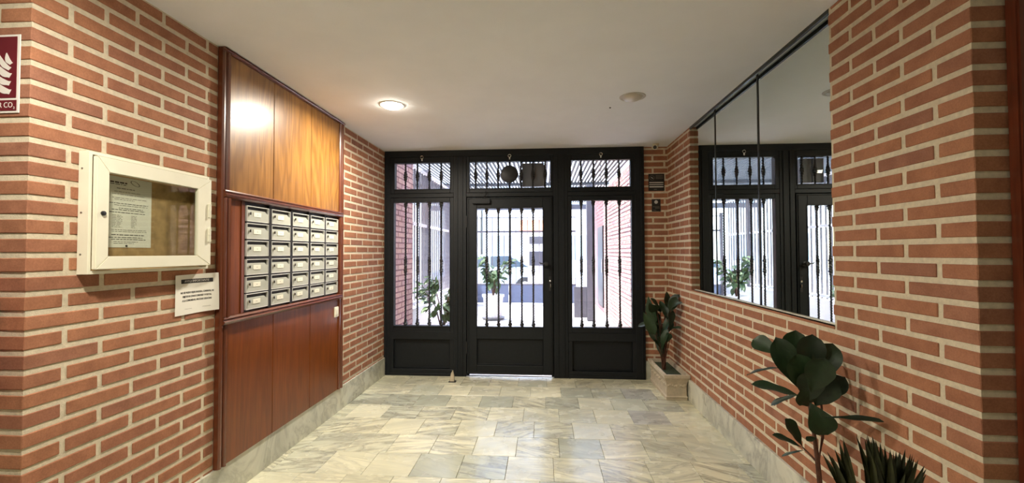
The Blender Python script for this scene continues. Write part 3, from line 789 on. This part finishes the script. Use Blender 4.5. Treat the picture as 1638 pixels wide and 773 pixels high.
G().lathe([(.004, .86), (.066, .865), (.072, .88), (.072, 1.20), (.060, 1.245), (.028, 1.275), (.024, 1.30), (.004, 1.30)], (-1.885, YL-.10, 0), 'Z', 28).build('cylinder', M['red'], ex, smooth=True)
g = G(); g.tube([(-1.895, YL-.10, 1.31), (-1.865, YL-.10, 1.325), (-1.82, YL-.10, 1.345), (-1.775, YL-.10, 1.345), (-1.765, YL-.10, 1.328)], [.016, .014, .012, .013, .008], 8)
g.build('handle', M['black'], ex, smooth=True, label='black carrying handle')
G().box(-1.905, -1.865, YL-.028, YL-.005, 1.12, 1.2).build('bracket', M['black'], ex, bevel=.003)
g = G(); g.tube([(-1.905, YL-.10, 1.30), (-1.965, YL-.10, 1.28), (-1.985, YL-.11, 1.18), (-1.975, YL-.12, 1.02)], .011, 8); g.build('hose', M['black'], ex, smooth=True)

# ------------------------------------------------------------------ CEILING ITEMS
def lamp(x, y, lit, label, z=H, watt=16.0):
    r = thing('ceiling_downlight', (x, y, z), label, 'ceiling light', 'round recessed ceiling lights')
    G().lathe([(.072, -.004), (.090, -.005), (.094, -.002), (.094, 0), (.072, 0)], (x, y, z), 'Z', 40, False).build('rim', M['lamp_rim'], r, smooth=True)
    G().lathe([(.072, -.004), (.070, -.009), (.062, -.017), (.045, -.024), (.022, -.028), (.001, -.029)], (x, y, z), 'Z', 40, False).build('diffuser', M['lamp_on'] if lit else M['lamp_off'], r, smooth=True)
    if lit:
        ld = bpy.data.lights.new('lamp_light', 'AREA'); ld.shape = 'DISK'; ld.size = .13; ld.energy = watt; ld.color = (1.0, .91, .77); ld.spread = math.radians(172)
        lo = bpy.data.objects.new('lamp_light', ld); COL.objects.link(lo); lo.parent = r; lo.location = (0, 0, -.031)
    return r
lamp(-1.16, 3.27, True, 'lit round ceiling light near the wood panelling')
lamp(.655, 3.235, False, 'unlit round ceiling light near the mirror side')
lamp(-1.10, .88, True, 'lit round ceiling light of the hall behind, left', watt=11.5)
lamp(.2, -1.2, False, 'unlit round ceiling light of the hall behind, right')
G().lathe([(.0045, -.006), (.007, -.003), (.007, 0)], (.527, 3.463, H), 'Z', 12).build('ceiling_screw', M['black'], label='tiny dark screw in the ceiling in front of the unlit lamp', cat='screw')
sc = thing('security_camera', (1.168, 4.67, H), 'small white security camera in the ceiling corner above the plaques', 'camera')
G().lathe([(.034, 0), (.034, -.012), (.026, -.016), (.001, -.016)], (1.185, 4.69, H), 'Z', 20).build('mount', M['white_metal'], sc, smooth=True)
g = G(); g.tube([(1.19, 4.70, H-.035), (1.165, 4.64, H-.045)], [.024, .026], 16); g.build('body', M['white_metal'], sc, smooth=True)
g = G(); g.tube([(1.1655, 4.642, H-.045), (1.163, 4.635, H-.0463)], [.020, .017], 16); g.build('lens', M['black'], sc, smooth=True, label='black lens')
# plaques on the back wall
wy = D-PR-.001
pq = thing('alarm_plaque', (1.215, wy, 2.02), 'larger dark plaque with white lines on the brick right of the entrance', 'plaque')
G().box(1.132, 1.300, wy-.004, wy, 2.020, 2.204).build('plate', M['black'], pq, bevel=.002)
g = G(); g.rings([[(1.170+rr*.026*math.cos(a), wy-dy, 2.162+rr*.026*math.sin(a)) for a in [2*math.pi*i/24 for i in range(24)]] for dy, rr in ((.004, 1), (.0046, 1), (.0046, .88), (.004, .88))], True, False)
g.build('logo_ring', M['ink_grey'], pq)
g = G(); g.prism([(1.155, 2.168), (1.168, 2.166), (1.186, 2.152), (1.172, 2.157)], 'Y', wy-.0046, wy-.004); g.build('logo_bird', M['white_print'], pq)
g = G()
for z, h in ((2.110, .010), (2.088, .008), (2.064, .014)): g.box(1.142, 1.290, wy-.0045, wy-.004, z-h/2, z+h/2)
g.build('white_line', M['frame_metal'], pq)
g = G()
for z in (2.183, 2.168, 2.153): g.box(1.210, 1.288, wy-.0045, wy-.004, z-.003, z+.003)
g.box(1.19, 1.22, wy-.0045, wy-.004, 2.032, 2.040); g.build('grey_line', M['ink_grey'], pq)
pq = thing('small_plaque', (1.215, wy, 1.80), 'smaller dark plaque with a white dot below the larger plaque', 'plaque')
G().box(1.166, 1.258, wy-.004, wy, 1.797, 1.930).build('plate', M['black'], pq, bevel=.002)
G().lathe([(.019, 0), (.019, -.0006), (.001, -.0006)], (1.211, wy-.004, 1.899), 'Y', 20).build('logo_dot', M['frame_metal'], pq)
g = G(); g.box(1.178, 1.246, wy-.0045, wy-.004, 1.846, 1.851); g.box(1.20, 1.25, wy-.0045, wy-.004, 1.831, 1.838); g.box(1.178, 1.21, wy-.0045, wy-.004, 1.808, 1.814)
g.build('white_line', M['ink_grey'], pq)

# ------------------------------------------------------------------ DOOR STOP
ds = thing('door_stop', (-.966, 4.58, 0), 'small grey metal door stop on the floor before the entrance', 'door stop')
G().box(-1.0, -.925, 4.555, 4.61, .0, .006).build('base_plate', M['iron_bar'], ds, bevel=.001)
g = G(); g.prism([(-.99, .006), (-.94, .006), (-.944, .07), (-.958, .125), (-.976, .09)], 'Y', 4.565, 4.59); g.build('wedge', M['stone'], ds, bevel=.003)

# ------------------------------------------------------------------ PLANTS
def leaf_geo(L, W, shape='obov', fold=.18, curl=.25, nl=14):
    """leaf along +Y, face +Z, base at origin"""
    g = G(); rows = []
    for i in range(nl+1):
        t = i/nl
        if shape == 'obov': w = (max(0, math.sin(math.pi*min(1, t**1.5)))**.52)*(.5+.5*t)
        elif shape == 'lance': w = math.sin(math.pi*t**.8)**.9
        else: w = min(1, t*5)*(1-t)**.5
        w = max(w, .02)*W/2
        z = -curl*L*t*t
        y = L*t*(1-.25*curl*t)
        wav = .03*W*math.sin(t*14)
        rows.append([(-w, y, z+w*fold*2+wav), (-w*.5, y, z+w*fold), (0, y, z), (w*.5, y, z+w*fold), (w, y, z+w*fold*2-wav)])
    g.rings(rows, False, False)
    back = [[(x, y, z-.0012) for x, y, z in row] for row in rows]
    g.rings(back, False, False)
    return g
def place_leaf(name, me, parent, base, tip, scale_len, normal):
    base = Vector(base); tip = Vector(tip); d = tip-base
    y = d.normalized(); n = Vector(normal); x = y.cross(n)
    if x.length < .05: x = y.cross(Vector((1, .2, 0)))
    x.normalize(); z = x.cross(y)
    k = d.length/scale_len
    m = Matrix(((x.x*k, y.x*k, z.x*k), (x.y*k, y.y*k, z.y*k), (x.z*k, y.z*k, z.z*k))).to_4x4()
    o = bpy.data.objects.new(name, me); COL.objects.link(o); o.parent = parent
    m.translation = base-WO[parent]; o.matrix_local = m; return o
leaf_cache = {}
def leafm(ratio, shape, curl, material):
    k = (round(ratio, 1), shape, round(curl, 1), material.name)
    if k not in leaf_cache:
        me = leaf_geo(1, k[0], shape, .16, k[2]).mesh('leaf', smooth=True); me.materials.append(material); leaf_cache[k] = me
    return leaf_cache[k]
# the big fiddle leaf plant beside the right wall
F = [((1.018, 1.98, 0.917), (0.938, 2.06, 0.976), 0.085), ((1.041, 1.93, 0.846), (1.04, 1.9, 1.029), 0.115), ((1.069, 1.92, 0.784), (0.962, 1.86, 0.984), 0.11),
     ((1.044, 1.84, 0.841), (1.053, 1.8, 1.028), 0.12), ((1.061, 1.82, 0.828), (1.114, 1.78, 1.003), 0.12), ((1.019, 1.96, 0.869), (0.926, 2.1, 0.813), 0.05),
     ((1.089, 1.93, 0.748), (0.919, 2.02, 0.794), 0.07), ((1.058, 1.9, 0.777), (0.955, 1.95, 0.72), 0.04), ((1.107, 1.86, 0.766), (1.157, 1.8, 0.869), 0.09),
     ((1.057, 1.84, 0.762), (1.09, 1.78, 0.654), 0.115), ((1.084, 1.8, 0.718), (1.191, 1.66, 0.775), 0.035), ((1.07, 1.92, 0.55), (1.018, 1.93, 0.66), 0.075),
     ((1.064, 1.9, 0.553), (0.961, 1.93, 0.602), 0.05), ((1.062, 1.88, 0.557), (0.985, 1.93, 0.514), 0.025), ((1.09, 1.86, 0.617), (1.043, 1.84, 0.614), 0.03),
     ((1.04, 1.8, 0.814), (1.04, 1.72, 0.955), 0.12), ((1.048, 1.84, 0.792), (0.989, 1.78, 0.947), 0.115), ((1.078, 1.84, 0.748), (1.085, 1.76, 0.865), 0.11),
     ((1.054, 1.86, 0.753), (1.022, 1.76, 0.893), 0.10), ((1.058, 1.93, 0.846), (1.125, 1.95, 0.978), 0.10), ((1.07, 1.87, 0.74), (1.02, 1.80, 0.80), 0.09),
     ((1.09, 1.86, 0.76), (1.17, 1.92, 0.84), 0.09)]
def pot_plant_pot(r, x, y, h, rad, m=None):
    G().lathe([(rad*.70, 0), (rad*.95, h*.82), (rad*1.08, h*.83), (rad*1.1, h), (rad*.98, h), (rad*.94, h*.86), (.001, h*.86)], (x, y, 0), 'Z', 32).build('pot', m or M['pot'], r, smooth=True)
    G().lathe([(rad*.93, h*.861), (rad*.9, h*.90), (.001, h*.92)], (x, y, 0), 'Z', 24).build('soil', M['soil'], r, smooth=True)
fp = thing('fiddle_leaf_plant', (1.20, 2.03, 0), 'tall dark-leaved potted plant against the right wall under the mirror end', 'plant')
pot_plant_pot(fp, 1.195, 2.03, .20, .105)
KS = lambda q: (q[0]*1.085, q[1]*1.085, 1.365+(q[2]-1.365)*1.085)
g = G(); g.tube([KS(q) for q in [(1.105, 1.87, .25), (1.109, 1.87, .389), (1.099, 1.87, .513), (1.089, 1.87, .612), (1.073, 1.88, .759), (1.053, 1.92, .836), (1.01, 1.98, .912)]], [.012, .011, .010, .008, .006, .005, .004], 8)
g.tube([KS(q) for q in [(1.099, 1.87, .50), (1.108, 1.85, .621), (1.106, 1.85, .745), (1.061, 1.82, .84)]], [.007, .006, .005, .004], 8)
g.tube([KS(q) for q in [(1.101, 1.87, .508), (1.088, 1.9, .529), (1.07, 1.92, .55)]], [.005, .004, .003], 8)
g.build('stem', M['stem'], fp, smooth=True)
r = random.Random(11)
for i, (b, t, w) in enumerate(F):
    L = (Vector(t)-Vector(b)).length
    n = Vector((-.35+r.uniform(-.2, .2), -1, .45+r.uniform(-.2, .2))) if w > .08 else Vector((r.uniform(-.2, .2), -.35, 1))
    K = 1.085; sc_ = lambda q: (q[0]*K, q[1]*K, 1.365+(q[2]-1.365)*K)
    place_leaf('leaf', leafm(min(1.0, w/L), 'obov', r.choice((.1, .2, .3)) if w > .08 else .1, M['leaf']), fp, sc_(b), sc_(t), .96, n)
# spiky palm in front
sp = thing('fan_palm_plant', (1.06, 1.49, 0), 'low spiky palm-like potted plant at the bottom right corner', 'plant')
pot_plant_pot(sp, 1.06, 1.49, .25, .13)
T = [(0.899, 1.45, 0.721), (0.94, 1.5, 0.723), (0.982, 1.55, 0.729), (0.951, 1.475, 0.76), (1.047, 1.525, 0.679), (1.0, 1.45, 0.774), (1.05, 1.5, 0.754), (1.104, 1.55, 0.732), (1.062, 1.475, 0.755), (1.128, 1.525, 0.709), (1.085, 1.45, 0.738), (1.136, 1.5, 0.721), (1.195, 1.55, 0.708), (1.159, 1.475, 0.721), (1.208, 1.525, 0.68), (1.024, 1.45, 0.786), (1.095, 1.5, 0.736), (1.077, 1.55, 0.721), (0.942, 1.475, 0.742), (1.164, 1.525, 0.688), (1.127, 1.45, 0.717)]
bl = leaf_geo(1, .105, 'lance', .35, .03, 8).mesh('blade', smooth=True); bl.materials.append(M['blade'])
r = random.Random(4)
stems = {'a': Vector((1.0, 1.5, .50)), 'b': Vector((1.075, 1.5, .44))}
g = G(); 
for s in stems.values(): g.tube([(1.06+(s.x-1.06)*.15, 1.49, .20), tuple(s)], [.007, .005], 6)
g.build('stem', M['stem'], sp, smooth=True)
for i, t in enumerate(T):
    t = Vector(t); s = stems['a'] if t.x < .99 and t.z > .70 else stems['b']
    for q in range(4 if s is stems['b'] else 3):
        tt = t+Vector((r.uniform(-.016, .016), r.uniform(-.04, .04), r.uniform(-.05, .0)))*(q > 0)
        place_leaf('blade', bl, sp, s+Vector((r.uniform(-.008, .008), 0, r.uniform(-.02, .03))), tt, .99, (r.uniform(-.4, .4), -1, r.uniform(-.2, .3)))
# stone planter with a broad-leaved plant
pt = thing('stone_planter', (1.21, 4.43, 0), 'carved cream stone trough on the floor in the right corner', 'planter')
X0p, X1p, Y0p, Y1p = 1.118, 1.308, 4.14, 4.74
def ring_rect(x0, x1, y0, y1, z): return [(x0, y0, z), (x1, y0, z), (x1, y1, z), (x0, y1, z)]
prof = [(0, .0), (0, .022), (-.006, .030), (.004, .040), (.006, .12), (0, .165), (-.012, .195), (-.022, .205), (-.022, .235), (.006, .235), (.010, .17)]
g = G(); g.rings([ring_rect(X0p+i, X1p-i, Y0p+i, Y1p-i, z) for i, z in prof]); g.build('trough', M['stone'], pt, bevel=.002)
g = G()      # carved flower garland on the two visible faces
rr_ = random.Random(2)
def blob(c, rad, ax):
    pr = [(rad, 0), (rad*.8, rad*.45), (rad*.4, rad*.65), (.0005, rad*.7)]
    if ax == 'Y': g.lathe([(a, -b) for a, b in pr], c, 'Y', 8, False)
    else: g.lathe([(a, -b) for a, b in pr], c, 'X', 8, False)
for i in range(9):
    x = X0p+.022+i*(X1p-X0p-.044)/8; z = .135+.010*math.sin(i*1.6)
    blob((x, Y0p+.004, z), .011, 'Y')
    for a in range(5): blob((x+.010*math.cos(a*1.257), Y0p+.004, z+.010*math.sin(a*1.257)), .0055, 'Y')
for i in range(26):
    y = Y0p+.03+i*(Y1p-Y0p-.06)/25; z = .135+.010*math.sin(i*1.6)
    blob((X0p+.004, y, z), .011, 'X')
    for a in range(5): blob((X0p+.004, y+.010*math.cos(a*1.257), z+.010*math.sin(a*1.257)), .0055, 'X')
g.build('carving', M['stone'], pt)
G().box(X0p+.008, X1p-.008, Y0p+.008, Y1p-.008, .17, .205).build('soil', M['soil'], pt, bevel=.008)
cp = thing('corner_plant', (1.19, 4.43, .20), 'broad dark-leaved plant growing in the stone trough by the entrance', 'plant')
PLF0 = [((1.173, 4.5, 0.505), (1.012, 4.45, 0.897), 0.13), ((1.187, 4.5, 0.63), (1.103, 4.4, 0.915), 0.13), ((1.2, 4.5, 0.693), (1.26, 4.38, 0.953), 0.12), ((1.187, 4.45, 0.731), (1.25, 4.5, 0.968), 0.1),
       ((1.197, 4.4, 0.738), (1.275, 4.27, 0.905), 0.09), ((1.173, 4.45, 0.638), (0.935, 4.35, 0.689), 0.09), ((1.141, 4.45, 0.391), (1.052, 4.4, 0.645), 0.09), ((1.147, 4.45, 0.392), (1.184, 4.35, 0.745), 0.1),
       ((1.183, 4.4, 0.525), (1.252, 4.3, 0.783), 0.1), ((1.146, 4.4, 0.433), (0.965, 4.3, 0.761), 0.11), ((1.208, 4.4, 0.586), (1.28, 4.27, 0.665), 0.05), ((1.197, 4.4, 0.677), (1.254, 4.3, 0.914), 0.12),
       ((1.176, 4.5, 0.755), (1.018, 4.3, 0.841), 0.12), ((1.17, 4.4, 0.403), (1.215, 4.3, 0.604), 0.08), ((1.185, 4.5, 0.474), (1.127, 4.5, 0.754), 0.12), ((1.235, 4.45, 0.762), (1.28, 4.42, 0.94), 0.05),
       ((1.16, 4.42, 0.30), (1.10, 4.33, 0.52), 0.10), ((1.16, 4.42, 0.30), (1.13, 4.30, 0.60), 0.10)]
PLF = [(tuple(t[k]+(b[k]-t[k])*.62 for k in range(3)), t, w*.85) for b, t, w in PLF0] + [(tuple(b[k]+(t[k]-b[k])*.1 for k in range(3)), tuple(b[k]+(t[k]-b[k])*.55+(.03 if k == 1 else (-.05 if k == 0 and i % 2 else .02)) for k in range(3)), w*.7) for i, (b, t, w) in enumerate(PLF0)]
g = G(); c0 = Vector((1.175, 4.45, .19))
for b, t, w in PLF:
    b = Vector(b); g.tube([c0+Vector((rr_.uniform(-.015, .015), rr_.uniform(-.03, .03), 0)), (c0+b)/2+Vector((.005, 0, .03)), b], [.005, .004, .003], 6)
g.build('stem', M['stem'], cp, smooth=True)
for i, (b, t, w) in enumerate(PLF):
    L = (Vector(t)-Vector(b)).length
    place_leaf('leaf', leafm(min(1, w/L*.95), 'obov' if i % 3 else 'lance', .2+.1*(i % 3), M['leaf']), cp, b, t, .95, (-1.1+2.0*((i*3) % 5)/5, -1, .3+.9*((i*2) % 3)))

# ------------------------------------------------------------------ OUTSIDE
G().box(-2.2, 1.5, D+.06, 12.7, -.15, -.006).build('porch_floor', M['out_floor'], label='pale paved floor of the outer porch', kind='structure')
def far_bricks(wall, faceplus, xw, y0, y1, z0, z1):
    g = G(); z = z0+.01; k = 0
    while z < z1-.05:
        y = y0-(.134 if k % 2 else 0)
        while y < y1:
            a, b = max(y, y0), min(y+.247, y1)
            if b-a > .02:
                if faceplus: g.box(xw-.01, xw+.005, a, b, z, z+.048)
                else: g.box(xw-.005, xw+.01, a, b, z, z+.048)
            y += .268
        z += P; k += 1
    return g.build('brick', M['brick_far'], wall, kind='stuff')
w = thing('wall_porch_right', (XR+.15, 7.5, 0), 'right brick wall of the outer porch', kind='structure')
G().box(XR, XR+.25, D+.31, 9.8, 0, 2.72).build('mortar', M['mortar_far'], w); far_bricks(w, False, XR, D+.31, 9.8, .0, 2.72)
G().box(XR, XR+.25, 9.8, 12.6, 0, 2.72).build('plain_wall', M['mortar_far'], w)
w = thing('wall_porch_left', (XL-.15, 5.4, 0), 'short left brick wall of the outer porch', kind='structure')
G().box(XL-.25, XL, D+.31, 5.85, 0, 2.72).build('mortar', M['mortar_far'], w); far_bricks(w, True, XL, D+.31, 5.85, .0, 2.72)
# black street-side door on the porch's right wall
pd = thing('door_3', (XR-.02, 10.3, 0), 'narrow black metal door in the right porch wall', kind='structure')
G().box(XR-.03, XR-.001, 9.85, 10.75, .12, 1.95).build('door_leaf', M['iron_bar'], pd, bevel=.004)
G().box(XR-.045, XR-.03, 9.9, 9.93, .9, 1.2).build('handle', M['chrome'], pd, bevel=.003)
# grey post
pst = thing('steel_post', (.93, 8.8, 0), 'grey square steel post with a low side panel in the right half of the porch', 'post')
G().box(.855, 1.015, 8.75, 8.85, 0, 2.70).build('post_shaft', M['post_grey'], pst, bevel=.004)
G().box(.60, .854, 8.78, 8.82, .06, .67).build('side_panel', M['post_grey'], pst, bevel=.004)
# low wall and fence on the left
G().box(-1.98, -1.82, 5.85, 11.5, 0, .57).build('low_wall', M['white_out'], label='low white wall carrying the railing left of the porch', kind='structure')
fn = thing('railing', (-1.9, 8.6, .57), 'tall mauve-grey metal railing on the low white wall', 'railing')
rail_m = G().box(-.012, .012, -.012, .012, 0, 2.05).mesh('rail_bar'); rail_m.materials.append(M['fence'])
y = 5.93; 
while y < 11.45:
    put('rail_bar', rail_m, (-1.9, y, .575), fn); y += .135
for z in (.60, 1.76, 2.60): G().box(-1.925, -1.875, 5.85, 11.5, z, z+.045).build('rail', M['white_out'], fn)
for y in (6.95, 8.6, 10.2): G().box(-1.945, -1.855, y, y+.10, .57, 2.7).build('post', M['fence'], fn)
# pergola roof
pg = thing('pergola_roof', (-.2, 8.7, 2.7), 'slatted grey roof over the outer porch', 'pergola')
sm = G().box(-.019, .019, D+.07-8.7, 12.62-8.7, 0, .014).mesh('slat'); sm.materials.append(M['slat'])
x = -3.35
while x < 1.32:
    put('slat', sm, (x, 8.7, 2.78), pg); x += .0655
for y in (5.2, 8.9): G().box(-3.35, 1.32, y, y+.05, 2.72, 2.778).build('cross_beam', M['slat'], pg)
G().box(-3.35, 1.32, 12.55, 12.65, 2.58, 2.72).build('end_beam', M['post_grey'], pg)
# gate at the street
gt = thing('street_gate', (-.2, 11.5, 0), 'wide grey street gate of thin bars over blue-grey panels', 'gate')
for a, b in ((-1.74, -.92), (-.86, .02), (.06, .84)):
    G().box(a, b, 11.48, 11.52, .03, .50).build('lower_panel', M['gate_blue'], gt, bevel=.004)
x = -1.66
while x < .84:
    G().box(x-.009, x+.009, 11.49, 11.51, .50, 2.28).build('gate_bar', M['fence'], gt); x += .155
for z, t in ((.50, .03), (1.88, .045), (2.26, .02)): G().box(-1.80, .84, 11.475, 11.525, z, z+t).build('gate_rail', M['fence'], gt)
for x in (-1.775, -.88, .04): G().box(x-.03, x+.03, 11.46, 11.54, 0, 2.35).build('gate_post', M['fence'], gt)
# grey cabinet beyond the gate
cb = thing('meter_cabinet', (-.13, 12.9, 0), 'grey street cabinet with a white frame behind the gate bars', 'cabinet')
G().box(-.42, .10, 12.85, 13.1, .96, 1.38).build('lower_cover', M['post_grey'], cb, bevel=.005)
G().box(-.42, .10, 12.85, 13.1, 1.60, 1.82).build('upper_cover', M['post_grey'], cb, bevel=.005)
G().box(-.46, .14, 12.86, 13.08, 0, 1.86).build('casing', M['white_out'], cb, bevel=.005)
# potted plants outside
def bush(name, x, y, z0, h, rad, n, seed, label, group=None, drop=0):
    r = random.Random(seed)
    t = thing(name, (x, y, 0), label, 'plant')
    return t, r
def leafy(t, r, x, y, z0, z1, rad, n, llen, m):
    me = leafm(.45, 'lance', .2, m)
    g = G(); tips = []
    for i in range(9):
        a = r.uniform(0, 6.28); q = r.uniform(.3, 1)*rad; tz = r.uniform(z0+.4*(z1-z0), z1)
        tip = Vector((x+q*math.cos(a), y+q*math.sin(a), tz)); tips.append(tip)
        g.tube([(x, y, z0-.05), ((x*2+tip.x)/3, (y*2+tip.y)/3, (z0+tz)/2), tuple(tip)], [.010, .007, .004], 6)
    g.build('stem', M['stem'], t, smooth=True)
    for i in range(n):
        tip = r.choice(tips); f = r.uniform(.35, 1.0); p = Vector((x, y, z0))*(1-f)+tip*f+Vector((r.uniform(-1, 1), r.uniform(-1, 1), r.uniform(-1, 1)))*.05
        d = Vector((p.x-x, p.y-y, r.uniform(-.15, .25))).normalized()*llen*r.uniform(.7, 1.2)+Vector((r.uniform(-.05, .05), r.uniform(-.05, .05), r.uniform(-.05, .03)))
        place_leaf('leaf', me, t, p, p+d, .95, (r.uniform(-.5, .5), -.6, 1))
t, r = bush('potted_plant', -1.03, 8.9, .5, .9, .4, 90, 21, 'leafy plant in a white ribbed pot on the porch behind the door')
ribs = []
def ribbed(x, y, z0, z1, r0, r1, m, parent, n=72):
    g = G(); rings = []
    for z, rad, amp in ((z0, r0, 1), (z0+(z1-z0)*.88, r1, 1), (z0+(z1-z0)*.90, r1*1.10, 0), (z1, r1*1.12, 0), (z1, r1*1.0, 0), (z1-.05, r1*.95, 0)):
        rings.append([(x+(rad-amp*.010*((j % 4) > 1))*math.cos(2*math.pi*j/n), y+(rad-amp*.010*((j % 4) > 1))*math.sin(2*math.pi*j/n), z) for j in range(n)])
    g.rings(rings); return g.build('pot', m, parent, label='white ribbed pot')
ribbed(-1.03, 8.9, .05, .50, .165, .205, M['white_out'], t)
G().lathe([(.15, 0), (.22, .01), (.24, .045), (.20, .05), (.001, .05)], (-1.03, 8.9, 0), 'Z', 36).build('saucer', M['post_grey'], t, smooth=True, label='grey saucer')
leafy(t, r, -1.03, 8.9, .5, 1.28, .42, 120, .17, M['leaf2'])
t, r = bush('leafy_shrub', -1.44, 6.15, .3, .9, .35, 120, 22, 'bushy small-leaved plant outside behind the left side light')
pot_plant_pot(t, -1.44, 6.15, .30, .17, M['white_out'])
leafy(t, r, -1.44, 6.15, .28, 1.08, .33, 280, .105, M['leaf2'])
# street, car, facades
G().box(-30, 30, 12.7, 40, -.30, -.12).build('street', M['asphalt'], label='grey street beyond the porch', kind='structure')
G().box(-30, 30, 12.7, 14.0, -.119, -.01).build('pavement', M['out_floor'], label='pale pavement in front of the gate', kind='structure')
G().box(-30, -1.99, D+.0, 12.69, -.12, -.02).build('yard_ground', M['out_floor'], label='pale open yard left of the porch', kind='structure')
cr = thing('parked_car', (-1.9, 15.4, -.12), 'pale blue parked car on the street beyond the gate', 'car')
z0 = -.12
body = [(-4.0, .35), (-3.95, .75), (-3.2, .95), (-2.5, 1.38), (-1.1, 1.42), (-.35, .98), (.15, .85), (.2, .35)]
g = G(); g.rings([[(a, yy, z0+b) for a, b in body] for yy in (14.62, 16.2)]); g.build('body', M['car'], cr, bevel=.05, seg=2)
g = G(); g.prism([(-3.02, .98), (-2.45, 1.32), (-1.85, 1.34), (-1.85, .98)], 'Y', 14.60, 14.63); g.v = [(a, b, c+z0) for a, b, c in g.v]; g.build('window', M['car_glass'], cr)
g = G(); g.prism([(-1.78, .98), (-1.78, 1.34), (-1.15, 1.35), (-.5, .98)], 'Y', 14.60, 14.63); g.v = [(a, b, c+z0) for a, b, c in g.v]; g.build('window', M['car_glass'], cr)
for x in (-3.3, -.62):
    g = G(); g.lathe([(.18, -.10), (.31, -.10), (.33, -.05), (.33, .08), (.18, .10)], (x, 14.68, z0+.33), 'Y', 28); wv = g.build('wheel', M['tyre'], cr, smooth=True)
    G().lathe([(.001, -.105), (.17, -.102), (.17, -.09)], (x, 14.68, z0+.33), 'Y', 20).build('hub_cap', M['frame_metal'], wv, smooth=True)
def building(x0, x1, y0, h, m, label, cols, rows_, seed=0):
    b = thing('building', ((x0+x1)/2, y0+3, -.12), label, 'building')
    G().box(x0, x1, y0, y0+6, -.12, h).build('wall', m, b)
    for i in range(cols):
        for j in range(rows_):
            cx = x0+(i+.5)*(x1-x0)/cols; z = .9+j*2.9
            f = G(); f.box(cx-.62, cx+.62, y0-.05, y0+.02, z-.06, z+1.46); f = f.build('window_frame', M['white_out'], b)
            G().box(cx-.55, cx+.55, y0-.06, y0-.051, z, z+1.4).build('pane', M['sky_win'], f)
    return b
b = building(-12, -3.6, 24, 9, M['facade'], 'cream block far across the street on the left', 3, 3)
b = building(-3.5, 3.2, 25, 9, M['white_out'], 'white block with an orange awning across the street', 3, 3)
g = G(); g.prism([(24.98, 3.2), (24.0, 2.55), (24.0, 2.45), (24.98, 3.1)], 'X', -1.35, .4); g.build('awning', M['awning'], b, label='orange awning')
b = building(3.3, 13, 24, 9, M['facade'], 'cream block far across the street on the right', 3, 3)
nbld = thing('building', (-6.5, 9, -.02), 'white neighbouring block standing behind the railing', 'building')
G().box(-8.5, -5.2, 4.0, 12.2, -.02, 4.2).build('wall', M['white_out'], nbld)
G().box(-5.2, -5.1, 4.0, 12.2, -.02, 1.1).build('brick_base', M['brick_far'], nbld)
for y in (10.4,):
    f = G().box(-5.2, -5.14, y-.55, y+.55, 1.5, 2.9).build('window_frame', M['frame_metal'], nbld)
    G().box(-5.14, -5.13, y-.48, y+.48, 1.57, 2.83).build('pane', M['sky_win'], f)
